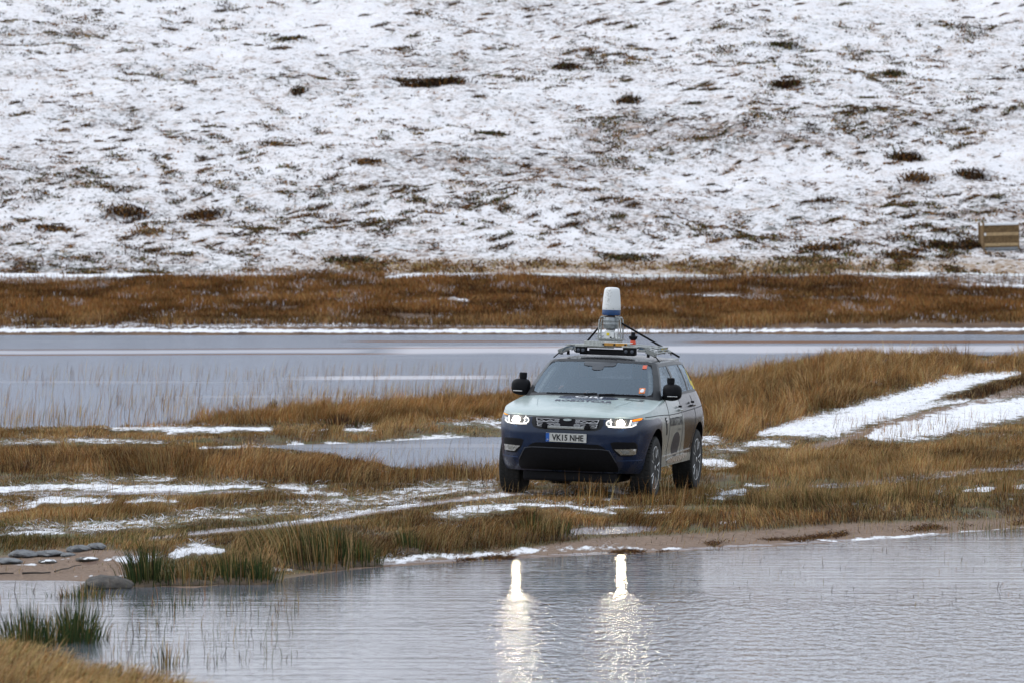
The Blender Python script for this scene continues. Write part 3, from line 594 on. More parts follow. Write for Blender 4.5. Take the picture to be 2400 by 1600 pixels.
def body_mesh():
    ths = list(np.linspace(0, 1, 34) ** .9 * (math.pi / 2)) ; sides = list(np.linspace(-1, 1, 24)[1:-1]); rths = list(math.pi / 2 + 1e-7 + np.linspace(0, 1, 20) * (math.pi / 2 - 1e-7))
    st = [('t', t) for t in ths] + [('y', y) for y in sides] + [('t', t) for t in rths]
    lv = np.linspace(0, 1, 26); cols = []
    for kind, q in st:
        def pt(z, kind=kind, q=q):
            if kind == 't': return ring_pt(q, z)
            return lin(z, WZ), q
        yref = pt(.8)[1]; zb, zt = lin(yref, ZB), lin(pt(1.0)[1] if kind == 't' else q, ZT)
        colp = []
        for t in lv:
            z = zb + (zt - zb) * t; x, y = pt(z)
            flare = .012 * (math.exp(-((y + 1.5) / .55) ** 4) + math.exp(-((y - 1.42) / .55) ** 4)) * (1 if x > .5 else 0) * math.exp(-((z - .75) / .3) ** 2)
            x += flare * (x / .99) - (.014 * math.exp(-((z - .52) / .10) ** 2) * math.exp(-((y) / .9) ** 4) if x > .9 else 0)
            colp.append((x, y, z))
        x, y, z = colp[-1]; zc = lin(y, ZC)
        for k in range(1, 12):
            f = 1 - (k / 11) ** 1.15 if k < 11 else 0.
            f = 1 - (k / 11.)
            cap = (x * f, y, z + (zc - z) * (1 - f ** 3.2)); colp.append(cap)
        cols.append(colp)
    m = len(cols[0]); V = []; idx = {}
    for side in (1, -1):
        for i, c in enumerate(cols):
            for j, p in enumerate(c):
                idx[side, i, j] = len(V); V.append((p[0] * side, p[1], p[2]))
    F = []
    for side in (1, -1):
        for i in range(len(cols) - 1):
            for j in range(m - 1):
                q = [idx[side, i, j], idx[side, i + 1, j], idx[side, i + 1, j + 1], idx[side, i, j + 1]]
                F.append(q if side == 1 else q[::-1])
    # floor: bridge both sides
    for i in range(len(cols) - 1): F.append([idx[1, i, 0], idx[-1, i, 0], idx[-1, i + 1, 0], idx[1, i + 1, 0]])
    me = bpy.data.meshes.new('body'); me.from_pydata(V, [], F)
    bm = bmesh.new(); bm.from_mesh(me); bmesh.ops.remove_doubles(bm, verts=bm.verts, dist=1e-4); bmesh.ops.dissolve_degenerate(bm, dist=1e-5, edges=bm.edges)
    bmesh.ops.recalc_face_normals(bm, faces=bm.faces); bm.to_mesh(me); bm.free()
    return me
me = body_mesh()
body = link_mesh('body', me, PAINT, car); body.data.materials.append(BLACK)
bmf = bmesh.new(); bmf.from_mesh(me); BV = BVHTree.FromBMesh(bmf)
# wheel arches, cut out of the shell
WH = [(-.845, -1.5), (.845, -1.5), (-.845, 1.42), (.845, 1.42)]
cut = MB()
for x, y in WH: cut.lathe([(.452, -.20), (.452, .26)] if x > 0 else [(.452, -.26), (.452, .20)], (x, y, .40), 48, (0, R(90), 0))
co = cut.build('cutter', BLACK, car)
md = body.modifiers.new('cut', 'BOOLEAN'); md.object = co; md.operation = 'DIFFERENCE'; md.solver = 'EXACT'; md.material_mode = 'TRANSFER'
bpy.context.view_layer.update(); dg = bpy.context.evaluated_depsgraph_get()
me2 = bpy.data.meshes.new_from_object(body.evaluated_get(dg), depsgraph=dg); body.modifiers.clear(); body.data = me2
bpy.data.objects.remove(co, do_unlink=True)
print('BODY', len(me.polygons), len(me2.polygons))
bm = bmesh.new(); bm.from_mesh(me2)
bmesh.ops.delete(bm, geom=[f for f in bm.faces if (lambda q: q.z > 1.15 and abs(q.x) < .70 and -.80 < q.y < 2.0)(f.calc_center_median())], context='FACES')
for f in bm.faces: f.smooth = True
for e in bm.edges:
    if len(e.link_faces) != 2 or e.calc_face_angle(0) > R(32): e.smooth = False
bm.to_mesh(me2); bm.free()

# surface pieces pressed onto the shell ---------------------------------
def dens_poly(poly, step):
    out = []
    for i, a in enumerate(poly):
        b = poly[(i + 1) % len(poly)]; L = math.dist(a, b); k = max(1, int(L / step))
        out += [(a[0] + (b[0] - a[0]) * j / k, a[1] + (b[1] - a[1]) * j / k) for j in range(k)]
    return out
def onto(a, b, axis, off, bv=None):
    bv = bv or BV
    if axis == 'front': h = bv.ray_cast(Vector((a, -5, b)), Vector((0, 1, 0)))
    elif axis == 'left': h = bv.ray_cast(Vector((5, a, b)), Vector((-1, 0, 0)))
    elif axis == 'right': h = bv.ray_cast(Vector((-5, a, b)), Vector((1, 0, 0)))
    else: h = bv.ray_cast(Vector((a, b, 5)), Vector((0, 0, -1)))
    if h[0] is None: return None
    nn = h[1].copy()
    if (axis == 'front' and nn.y > 0) or (axis == 'left' and nn.x < 0) or (axis == 'right' and nn.x > 0) or (axis == 'top' and nn.z < 0): nn = -nn
    return h[0] + nn * off
def patch_geo(mb, poly, axis, off, step=.03, thick=.006, bv=None):
    pl = dens_poly(poly, step); xs = [p[0] for p in pl]; ys = [p[1] for p in pl]
    pts = [Vector(p) for p in pl]; n = len(pts); ed = [(i, (i + 1) % n) for i in range(n)]
    def inside(x, y):
        c = False
        for i in range(n):
            x1, y1 = pl[i]; x2, y2 = pl[(i + 1) % n]
            if (y1 > y) != (y2 > y) and x < (x2 - x1) * (y - y1) / (y2 - y1 + 1e-12) + x1: c = not c
        return c
    gx = np.arange(min(xs) + step * .5, max(xs), step); gy = np.arange(min(ys) + step * .5, max(ys), step)
    for x in gx:
        for y in gy:
            if inside(x, y) and min(math.dist((x, y), q) for q in pl) > step * .45: pts.append(Vector((x, y)))
    vv, _, ff, *_r = delaunay_2d_cdt(pts, ed, [list(range(n))], 1, 1e-6)
    P3 = [onto(v.x, v.y, axis, off, bv) for v in vv]
    good = [f for f in ff if all(P3[i] is not None for i in f)]
    P3 = [p if p is not None else Vector((0, 0, 0)) for p in P3]
    k = len(P3); dirv = {'front': Vector((0, 1, 0)), 'left': Vector((-1, 0, 0)), 'right': Vector((1, 0, 0)), 'top': Vector((0, 0, -1))}[axis] * thick
    from collections import Counter
    cnt = Counter(tuple(sorted((f[i], f[(i + 1) % len(f)]))) for f in good for i in range(len(f)))
    rim = []
    for f in good:
        for i in range(len(f)):
            a, b = f[i], f[(i + 1) % len(f)]
            if cnt[tuple(sorted((a, b)))] == 1: rim.append((a, b, b + k, a + k))
    mb.add(P3 + [p + dirv for p in P3], [tuple(f) for f in good] + rim, True)
    return mb
def patch(name, poly, axis, off, mat, parent=None, step=.03, thick=.006, bv=None):
    return patch_geo(MB(), poly, axis, off, step, thick, bv).build(name, mat, parent or car)
def ribbon(pts, w):
    P = [Vector(p) for p in pts]; L = []; Rr = []
    for i, p in enumerate(P):
        t = (P[min(i + 1, len(P) - 1)] - P[max(i - 1, 0)]).normalized(); nn = Vector((-t.y, t.x)) * w / 2
        L.append(tuple(p + nn)); Rr.append(tuple(p - nn))
    return L + Rr[::-1]
def mir(poly): return [(-x, z) for x, z in poly][::-1]
def ell(cx, cy, rx, ry, n=20, a0=0, a1=360): return [(cx + rx * math.cos(R(a0 + (a1 - a0) * i / n)), cy + ry * math.sin(R(a0 + (a1 - a0) * i / n))) for i in range(n + (a1 - a0 < 360))]
def text(name, s, width, centre, axis, mat, parent, off=.005, sy=1., flip=1, bold=0., height=None, bv=None):
    cu = bpy.data.curves.new(name, 'FONT'); cu.body = s; cu.size = 1; cu.offset = bold; cu.resolution_u = 2
    o = bpy.data.objects.new(name, cu); COL.objects.link(o); bpy.context.view_layer.update()
    me = bpy.data.meshes.new_from_object(o.evaluated_get(bpy.context.evaluated_depsgraph_get())); bpy.data.objects.remove(o, do_unlink=True)
    xs = [v.co.x for v in me.vertices]; ys = [v.co.y for v in me.vertices]; w = max(xs) - min(xs); hgt = max(ys) - min(ys); k = width / w; ky = k * sy if height is None else height / hgt
    for v in me.vertices:
        a = (v.co.x - (max(xs) + min(xs)) / 2) * k * flip; b = (v.co.y - (max(ys) + min(ys)) / 2) * ky
        q = onto(centre[0] + a, centre[1] + b, axis, off, bv)
        v.co = q if q is not None else Vector((centre[0], -2.4, centre[1]))
    me.name = name; me.materials.clear()
    return link_mesh(name, me, mat, parent)

# lower front: intake, skid plate, fog lamps
patch('lower_intake', [(-.47,.625),(-.40,.655),(.40,.655),(.47,.625),(.60,.50),(.64,.36),(.62,.31),(-.62,.31),(-.64,.36),(-.60,.50)], 'front', .004, BLACK, step=.04)
patch('skid_plate', ribbon([(-.62,.44),(-.54,.585),(-.44,.598),(.44,.598),(.54,.585),(.62,.44)], .012), 'front', .012, simple('grey_plastic', (.05, .055, .07), .4))
for f in (lambda q: q, mir):
    rec = patch('fog_lamp_recess', f([(.555,.68),(.60,.695),(.84,.695),(.86,.66),(.855,.56),(.80,.515),(.66,.515),(.59,.59)]), 'front', .003, BLACK)
    chrome = patch('fog_lamp_surround', f([(.60,.605),(.84,.612),(.835,.545),(.815,.538),(.68,.535)]), 'front', .014, SILVER, rec, thick=.014)
    patch('fog_lamp', f([(.665,.590),(.775,.592),(.765,.552),(.70,.550)]), 'front', .019, simple('fog_lens', (.22, .22, .21), .15), rec)
    patch('bumper_crease', f(ribbon([(.64,.458),(.80,.462),(.90,.47)], .010)), 'front', .003, simple('navy_edge', (.03, .055, .13), .3))
# grille
gr = patch('grille', [(-.455,.972),(.455,.972),(.462,.90),(.43,.85),(.36,.826),(-.36,.826),(-.43,.85),(-.462,.90)], 'front', .004, simple('grille_frame', (.010, .011, .013), .4, spec=.3))
mesh_dark = patch('grille_mesh', [(-.41,.958),(.41,.958),(.405,.875),(.37,.852),(-.37,.852),(-.405,.875)], 'front', .007, BLACK, gr)
bars = MB()
def bar(pts, w=.0065, off=.013): patch_geo(bars, ribbon(pts, w), 'front', off, .03, .008)
for zt, zb_, x0, x1 in ((.954, .914, -.40, .40), (.897, .862, -.385, .385)):
    for s in (-1, 1):
        bar([(s * .10, zt - .005), (s * x1, zt)]); bar([(s * .14, zb_), (s * (x1 - .015), zb_)]); bar([(s * x1, zt + .004), (s * (x1 - .018), zb_ - .004)], .010)
        zz = [(s * (.165 + i * .055), zb_ + (.004 if i % 2 == 0 else (zt - zb_) * .55)) for i in range(5)]
        bar(zz, .006)
bars.build_each('grille_bar', simple('grille_silver', (.40, .40, .41), .4, metal=.3), gr)
rg = MB()
for s in (-1, 1):
    for dx in (-.016, .016): patch_geo(rg, ell(s * .135 + dx, .925, .017, .017, 12), 'front', .017, .02, .01)
    patch_geo(rg, ell(s * .128, .880, .042, .024, 16), 'front', .017, .02, .01)
rg.build_each('grille_medallion', simple('medallion_silver', (.24, .24, .25), .35, metal=.5), gr)
ri = MB()
for s in (-1, 1):
    for dx in (-.016, .016): patch_geo(ri, ell(s * .135 + dx, .925, .010, .010, 10), 'front', .021, .02, .008)
    patch_geo(ri, ell(s * .128, .880, .030, .015, 14), 'front', .021, .02, .008)
ri.build_each('medallion_centre', simple('dark_chrome', (.18, .18, .18), .3, .5), gr)
patch('brand_badge', ell(0, .945, .055, .013, 16), 'front', .018, simple('badge_grey', (.30, .34, .34), .4), gr)
bx = MB().box((-.005, -2.452, .855), (.47, .05, .032), bev=.006).box((-.005, -2.478, .858), (.44, .006, .012)).build('bumper_laser_scanner', ALU, car)
for s in (-1, 1):
    MB().box((s * .275 - .005, -2.455, .868), (.065, .07, .055), bev=.01).lathe([(.02, -.03), (.02, .03)], (s * .275 - .005, -2.455, .90), 14, (R(90), 0, 0)).build('scanner_clamp', BLACK, car)
# number plate
pl = MB().box((0, -2.452, .728), (.520, .012, .111), (R(3), 0, 0), .003).build('number_plate', PLATEW, car)
bmp = bmesh.new(); bmp.from_mesh(pl.data); PBV = BVHTree.FromBMesh(bmp)
patch('plate_band', [(-.259,.675),(-.215,.675),(-.215,.781),(-.259,.781)], 'front', .0025, PLATEB, pl, .05, .001, PBV)
text('plate_lettering', 'VK15 NHE', .405, (.02, .728), 'front', INK, pl, .003, bold=.03, height=.079, bv=PBV)
text('plate_country_lettering', 'GB', .026, (-.237, .700), 'front', INKW, pl, .0045, height=.016, bv=PBV)
# headlights
HL = [(.478,.925),(.486,.893),(.515,.874),(.60,.868),(.735,.872),(.80,.892),(.845,.935),(.885,.985),(.895,1.0),(.80,.987),(.65,.975),(.50,.968),(.482,.955)]
DR = [(.488,.925),(.496,.897),(.52,.882),(.60,.876),(.735,.880),(.79,.898),(.755,.903),(.735,.925),(.72,.975),(.745,.978),(.765,.930),(.79,.912),(.74,.899),(.60,.898),(.565,.902),(.578,.930),(.568,.950),(.552,.958),(.556,.970),(.540,.970),(.540,.958),(.515,.953),(.503,.942)]
for s, f in ((1, lambda q: q), (-1, mir)):
    hl = patch('headlight', f(HL), 'front', .004, simple('lamp_housing', (.05, .052, .056), .15, .3, coat=.5), step=.025)
    jb = MB(); patch_geo(jb, f(ribbon([(.565,.905),(.550,.893),(.525,.890),(.503,.903),(.496,.925),(.507,.946),(.527,.955),(.550,.952),(.566,.935)], .011)), 'front', .014, .02, .004)
    patch_geo(jb, f(ribbon([(.540,.955),(.545,.973)], .011)), 'front', .014, .02, .004)
    patch_geo(jb, f(ribbon([(.520,.884),(.60,.879),(.72,.880),(.79,.889),(.835,.915)], .016)), 'front', .014, .02, .004)
    patch_geo(jb, f(ribbon([(.762,.890),(.772,.925),(.778,.968)], .017)), 'front', .014, .02, .004)
    jb.build('running_light', DRL, hl)
    q = onto(s * .672, .924, 'front', .0)
    MB().lathe([(.0, .030), (.030, .026), (.046, .012), (.050, -.01)], (q.x, q.y - .012, q.z), 24, (R(90 + 6), 0, R(s * 12))).build('headlamp_bulb', LAMP, hl)
    q = onto(s * .530, .922, 'front', .0)
    MB().lathe([(.0, .022), (.02, .018), (.031, .004), (.033, -.02)], (q.x, q.y - .006, q.z), 20, (R(90), 0, 0)).build('inner_lamp', simple('inner_lens', (.45, .46, .46), .2), hl)
    if s > 0: patch('indicator', f([(.785,.968),(.84,.984),(.885,.993),(.878,.972),(.86,.962),(.80,.950)]), 'front', .014, AMBER, hl, .02)
    else: patch('indicator', f([(.79,.972),(.84,.984),(.885,.993),(.872,.975)]), 'front', .014, emit('amber_glow', (1., .42, .06), .9), hl, .02)
    patch('lamp_reflector', f([(.79,.945),(.855,.952),(.838,.922),(.785,.905)]), 'front', .012, SILVER, hl, .02)
# bonnet: shut lines, vents, lettering
sh = MB()
patch_geo(sh, ribbon([(x, .995 - .012 + .0 * abs(x)) for x in np.linspace(-.9, .9, 31)], .009), 'front', .003, .03, .003)
for ax_ in ('left', 'right'):
    patch_geo(sh, ribbon([(-1.98,1.0),(-1.8,1.005),(-1.45,1.01),(-1.0,1.005),(-.62,.995),(0,1.0),(.9,1.02),(1.9,1.05)], .010), ax_, .003, .04, .003)
    patch_geo(sh, ribbon([(-.66,1.17),(-.66,.9),(-.70,.6),(-.74,.42)], .008), ax_, .003, .04, .003)
    patch_geo(sh, ribbon([(.24,1.19),(.25,.9),(.26,.44)], .008), ax_, .003, .04, .003)
    patch_geo(sh, ribbon([(1.14,1.20),(1.17,.95),(1.02,.72),(.93,.60),(.92,.44)], .008), ax_, .003, .04, .003)
sh.build_each('shut_line', INK, car)
for ax_ in ('left', 'right'):
    patch('door_vent', [(-.98,.965),(-.90,.975),(-.86,.90),(-.83,.76),(-.87,.745),(-.93,.86)], ax_, .005, BLACK)
    v = MB(); patch_geo(v, ribbon([(-.97,.945),(-.84,.952)], .014), ax_, .012, .03, .006); patch_geo(v, ribbon([(-.94,.905),(-.82,.912)], .014), ax_, .012, .03, .006); v.build_each('vent_slat', SILVER, car)
    patch('sill_trim', ribbon([(-.98,.47),(-.3,.482),(.55,.50),(.88,.515)], .014), ax_, .010, SILVER, step=.05, thick=.012)
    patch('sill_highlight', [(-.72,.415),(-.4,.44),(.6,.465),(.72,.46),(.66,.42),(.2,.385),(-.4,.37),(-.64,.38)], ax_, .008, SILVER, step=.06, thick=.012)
    sgn = 1 if ax_ == 'left' else -1
    for yy, zz in ((.10, 1.04), (1.02, 1.075)):
        q = onto(yy, zz, ax_, 0)
        MB().box((q.x + sgn * .028, yy, zz), (.022, .20, .026), bev=.008).box((q.x + sgn * .012, yy - .08, zz), (.03, .02, .02)).box((q.x + sgn * .012, yy + .08, zz), (.03, .02, .02)).build('door_handle', PAINT if yy < .5 else GLOSSB, car)
        MB().lathe([(.014, -.012), (.014, .03)], (q.x + sgn * .008, yy - .03, zz + .045), 12, (0, R(90), 0)).build('door_lock', BLACK, car)
text('side_lettering', 'ROBOTCAR', .86, (-.22, .905), 'left', INK, car, .006, height=.11, bold=.015)
text('side_small_lettering', 'ori.ox.ac.uk', .22, (.04, .80), 'left', INK, car, .004, height=.035)
dk = patch('side_roundel', ell(-.14, .605, .27, .158, 28), 'left', .003, simple('roundel_plum', (.018, .015, .020), .5), step=.05, thick=.002)
text('roundel_lettering', 'ORI', .24, (-.10, .60), 'left', simple('roundel_grey', (.10, .095, .10), .5), dk, .006, height=.05)
ho = patch('bonnet_roundel', ell(.03, -1.27, .39, .175, 32), 'top', .003, simple('roundel_slate', (.075, .09, .13), .25, coat=.4), step=.06, thick=.002)
text('bonnet_roundel_lettering', 'ORI', .36, (.03, -1.235), 'top', INKW, ho, .006, height=.15, bold=.02)
text('bonnet_small_lettering', 'OXFORD ROBOTICS INSTITUTE', .40, (.03, -1.365), 'top', INKW, ho, .006, height=.03)
text('bonnet_lettering', 'ROBOTCAR', .74, (.03, -1.545), 'top', INKP, car, .005, height=.125, bold=.03)
text('bonnet_web_lettering', 'ori.ox.ac.uk', .14, (.33, -1.66), 'top', INKP, car, .004, height=.04)
patch('bonnet_vent', [(.50,-1.28),(.72,-1.25),(.73,-1.10),(.51,-1.12)], 'top', .005, simple('vent_grey', (.07, .085, .085), .3), thick=.004)
patch('bonnet_vent', [(.55,-1.245),(.68,-1.23),(.68,-1.15),(.56,-1.16)], 'top', .009, simple('vent_pale', (.30, .35, .35), .3), thick=.004)
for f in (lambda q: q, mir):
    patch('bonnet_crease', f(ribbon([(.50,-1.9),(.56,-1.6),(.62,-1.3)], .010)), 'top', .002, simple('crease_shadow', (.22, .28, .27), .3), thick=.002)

# cabin -------------------------------------------------------------------
ST = [  # belt (x,y,z) -> roof (x,y,z)
 ((0,-1.160,1.228),(0,-0.370,1.665)),((0.25,-1.125,1.226),(0.2,-0.365,1.665)),((0.5,-1.075,1.222),(0.41,-0.345,1.662)),((0.7,-0.985,1.215),(0.575,-0.310,1.655)),((0.8,-0.910,1.21),(0.64,-0.270,1.647)),
 ((0.87,-0.800,1.205),(0.695,-0.200,1.633)),((0.872,-0.730,1.205),(0.705,-0.140,1.633)),
 ((0.885,-0.200,1.215),(0.712,0.100,1.637)),((0.887,0.220,1.225),(0.716,0.240,1.64)),((0.887,0.310,1.228),(0.718,0.340,1.643)),((0.885,0.750,1.235),(0.718,0.800,1.645)),((0.88,1.120,1.24),(0.712,1.060,1.643)),((0.878,1.200,1.24),(0.708,1.140,1.64)),
 ((0.86,1.620,1.245),(0.69,1.460,1.63)),((0.845,1.840,1.245),(0.67,1.660,1.62)),((0.78,2.120,1.245),(0.6,1.920,1.605)),((0.55,2.270,1.245),(0.42,2.030,1.605)),((0,2.320,1.245),(0,2.060,1.605))]
CELLS = ['W','W','W','W','P','P','F','F','P','R','R','P','Q','Q','P','T','T']
DZR = -.035
def stp(i, t, inset=0.):
    a, b = Vector(ST[i][0]), Vector(ST[i][1]); p = a.lerp(b, t)
    o = Vector((p.x, (p.y - .6) * .35, 0)); o = o.normalized() if o.length > 0 else o
    bulge = .022 * math.sin(math.pi * t)
    return p + o * (bulge - inset)
def cab_part(kinds, t0, t1, nt, inset=0., name=None, mat=None, sides=(1, -1), thick=0., smooth=True):
    V = []; F = []
    for s in sides:
        for i, c in enumerate(CELLS):
            if c not in kinds: continue
            for k in range(nt):
                ta, tb = t0 + (t1 - t0) * k / nt, t0 + (t1 - t0) * (k + 1) / nt
                q = [stp(i, ta, inset), stp(i + 1, ta, inset), stp(i + 1, tb, inset), stp(i, tb, inset)]
                q = [Vector((v.x * s, v.y, v.z)) for v in q]; b = len(V); V += q; F.append((b, b + 1, b + 2, b + 3) if s == 1 else (b + 3, b + 2, b + 1, b))
    me = bpy.data.meshes.new(name); me.from_pydata(V, [], F); bm = bmesh.new(); bm.from_mesh(me); bmesh.ops.remove_doubles(bm, verts=bm.verts, dist=1e-5)
    if thick: bmesh.ops.recalc_face_normals(bm, faces=bm.faces); bmesh.ops.solidify(bm, geom=bm.faces[:], thickness=thick)
    bmesh.ops.recalc_face_normals(bm, faces=bm.faces)
    for f in bm.faces: f.smooth = smooth
    for e in bm.edges:
        if e.is_boundary or e.calc_face_angle(0) > R(40): e.smooth = False
    bm.to_mesh(me); bm.free(); return link_mesh(name, me, mat, car)
fm = MB()
def strip(kinds, t0, t1):
    for s in (1, -1):
        for i, c in enumerate(CELLS):
            if c not in kinds: continue
            q = [stp(i, t0), stp(i + 1, t0), stp(i + 1, t1), stp(i, t1)]; q += [v * .982 + Vector((0, .012, .02)) for v in q]
            q = [Vector((v.x * s, v.y, v.z)) for v in q]
            fm.add(q, [(0, 1, 2, 3), (7, 6, 5, 4), (0, 4, 5, 1), (1, 5, 6, 2), (2, 6, 7, 3), (3, 7, 4, 0)])
strip('P', -.10, .34); strip('P', .34, .67); strip('P', .67, 1.0); strip('W', -.06, .045); strip('W', .93, 1.0); strip('FRQT', -.1, .05); strip('FRQT', .90, 1.0)
fm.build('window_frames', simple('pillar_black', (.02, .022, .025), .35, spec=.35), car)
# black border with rounded corners of the windscreen
fr = MB()
for s in (1, -1):
    for (i0, i1, t0, t1) in ((4, 3, .045, .22), (4, 3, .93, .80)):
        a = stp(i0, t0, -.003); b = stp(i0, t1, -.003); c = stp(i0, t0, -.003).lerp(stp(i1, t0, -.003), .9); m1 = a.lerp(b.lerp(c, .5), .55)
        q = [a, c, m1, b]; fr.add([(v.x * s, v.y, v.z) for v in q], [(0, 1, 2, 3)])
fr.build_each('windscreen_border', BLACK, car)
wsc = cab_part('W', .045, .93, 6, .004, 'windscreen', WGLASS)
for s_ in (1, -1): cab_part('F', .05, .90, 3, .006, 'front_side_window', SGLASS, (s_,)); cab_part('R', .05, .90, 3, .006, 'rear_door_window', SGLASS, (s_,)); cab_part('Q', .05, .90, 3, .006, 'quarter_window', SGLASS, (s_,))
if 1: pass; cab_part('T', .05, .90, 3, .006, 'rear_window', SGLASS)
# roof
V = []; F = []; nr = 9
for i in range(len(ST)):
    b = Vector(ST[i][1])
    for k in range(nr):
        f = k / (nr - 1); V.append((b.x * (1 - f), b.y, b.z + (.065 * (1 - (1 - f) ** 2.6)) * min(1, (b.y + .37) / .40 if b.y < .03 else (2.06 - b.y) / .4 if b.y > 1.66 else 1)))
n0 = len(V); V += [(-x, y, z) for x, y, z in V]
for s in (0, 1):
    for i in range(len(ST) - 1):
        for k in range(nr - 1):
            q = [s * n0 + i * nr + k, s * n0 + (i + 1) * nr + k, s * n0 + (i + 1) * nr + k + 1, s * n0 + i * nr + k + 1]; F.append(q if s == 0 else q[::-1])
me = bpy.data.meshes.new('roof'); me.from_pydata(V, [], F); bm = bmesh.new(); bm.from_mesh(me); bmesh.ops.remove_doubles(bm, verts=bm.verts, dist=1e-4); bmesh.ops.dissolve_degenerate(bm, dist=1e-5, edges=bm.edges)
bmesh.ops.recalc_face_normals(bm, faces=bm.faces)
for f in bm.faces: f.smooth = True
bmesh.ops.solidify(bm, geom=bm.faces[:], thickness=.012); bm.to_mesh(me); bm.free()
link_mesh('roof', me, GLOSSB, car)
# wipers, sensor housing, stickers
wbm = bmesh.new(); wbm.from_mesh(wsc.data); bmesh.ops.triangulate(wbm, faces=wbm.faces[:]); WBV = BVHTree.FromBMesh(wbm)
MB().tube([(-.55, -1.10, 1.235), (-.1, -1.17, 1.243), (.02, -1.165, 1.245)], .010).tube([(-.05, -1.175, 1.24), (.12, -1.16, 1.25)], .014).build('wiper', BLACK, car)
MB().tube([(.20, -1.17, 1.24), (.5, -1.11, 1.242), (.72, -1.0, 1.235)], .013).tube([(.15, -1.18, 1.235), (.35, -1.15, 1.242)], .018).build('wiper', BLACK, car)
patch('sensor_housing', [(-.20,1.632),(-.20,1.600),(-.17,1.585),(-.08,1.580),(-.07,1.546),(-.04,1.534),(.04,1.534),(.07,1.546),(.08,1.580),(.19,1.585),(.22,1.600),(.22,1.632)], 'front', .006, simple('housing_grey', (.04, .046, .055), .3), bv=WBV)
patch('red_sticker', [(.565,1.565),(.615,1.565),(.61,1.61),(.56,1.61)], 'front', .006, simple('sticker_red', (.65, .12, .06), .5), bv=WBV)
patch('parking_permit', [(.62,1.262),(.69,1.265),(.68,1.332),(.61,1.329)], 'front', .006, simple('permit_orange', (.68, .20, .06), .5), bv=WBV)
patch('permit_disc', ell(.65, 1.297, .026, .022, 14), 'front', .008, INKW, bv=WBV)
mb = MB()
for pp in ([(1.42,1.32),(1.50,1.32),(1.43,1.50),(1.395,1.56)], [(1.50,1.27),(1.58,1.27),(1.54,1.38),(1.47,1.38)]):
    q = []
    for y_, z_ in pp:
        x_ = lin(z_, [(1.24, .86), (1.665, .69)]) + .03
        q.append((x_, y_ + .05, z_))
    mb.add(q + [(a - .004, b, c) for a, b, c in q], [(0, 1, 2, 3), (7, 6, 5, 4)])
mb.build_each('yellow_sticker', YELLOW, car)
# mirrors
def mirror(s):
    bm = bmesh.new(); bmesh.ops.create_uvsphere(bm, u_segments=24, v_segments=16, radius=1)
    for v in bm.verts:
        x, y, z = v.co; ex = .62
        x = math.copysign(abs(x) ** ex, x); z = math.copysign(abs(z) ** ex, z)
        y = y if y < 0 else y * .25
        w_ = 1 - .18 * max(0, s * x) * (1 if z < 0 else .6)
        v.co = Vector((x * .126, y * .11, z * .110 * w_))
    M = Matrix.Translation((s * .995, -.60, 1.285)) @ Euler((0, 0, R(-s * 6))).to_matrix().to_4x4(); bm.transform(M)
    bm.verts.index_update(); m = MB(); m.add([v.co.copy() for v in bm.verts], [[v.index for v in f.verts] for f in bm.faces], True); bm.free()
    m.tube([(s * .86, -.58, 1.20), (s * .92, -.59, 1.215), (s * .97, -.60, 1.235)], .035, 10, r2=.028)
    o = m.build('door_mirror', BLACK, car)
    MB().box((s * 1.015, -.712, 1.235), (.13, .012, .012), (0, 0, R(s * 14)), .004).build('mirror_indicator', SILVER, o)
    MB().lathe([(.046, 0), (.046, .018), (.050, .02), (.050, .075), (.043, .083), (.0, .083)], (s * .97, -.60, 1.388), 20).build('mirror_camera', BLACK, o)
mirror(1); mirror(-1)
# wheels
def wheel(x, y, first=None):
    w_ = empty('wheel'); w_.parent = car; w_.location = (x, y, .352); s = 1 if x > 0 else -1; w_.rotation_euler = (0, 0, 0 if s > 0 else math.pi)
    ty = MB().lathe([(.272, -.125), (.30, -.135), (.355, -.138), (.378, -.128), (.386, -.10), (.388, -.04), (.388, .04), (.386, .10), (.378, .128), (.355, .138), (.30, .135), (.272, .125)], (0, 0, 0), 56, (0, R(90), 0))
    for k in range(44):
        a = 2 * math.pi * k / 44
        for q in (-.095, -.032, .032, .095):
            aa = a + (.04 if abs(q) < .05 else 0); ty.box((q, math.cos(aa) * .389, math.sin(aa) * .389), (.042, .034, .014), (aa - math.pi / 2, 0, 0))
    ty.build('tyre', RUBBER, w_)
    rm = MB().lathe([(.0, .02), (.24, .02), (.245, -.10), (.272, -.12), (.278, -.10), (.262, .09), (.278, .122), (.268, .128), (.252, .118), (.238, .06)], (0, 0, 0), 48, (0, R(90), 0))
    rm.lathe([(.0, .128), (.03, .126), (.052, .112), (.058, .06), (.058, 0)][::-1], (0, 0, 0), 24, (0, R(90), 0))
    for k in range(5):
        for d in (-.16, .16):
            a = 2 * math.pi * k / 5 + d * .55; b = 2 * math.pi * k / 5 + d * 1.35
            rm.tube([(.095, .045 * math.cos(a), .045 * math.sin(a)), (.112, .15 * math.cos((a + b) / 2), .15 * math.sin((a + b) / 2)), (.115, .262 * math.cos(b), .262 * math.sin(b))], .019, 6, r2=.015)
    rm.build('rim', simple('alloy_rim', (.58, .58, .58), .3, metal=.35, nscale=25), w_)
    MB().lathe([(.0, .0), (.235, .0), (.235, .024), (.0, .024)], (0, 0, 0), 40, (0, R(90), 0)).build('rim_backing', simple('brake_dark', (.04, .036, .034), .6), w_)
    return w_
for x, y in WH: wheel(x, y)
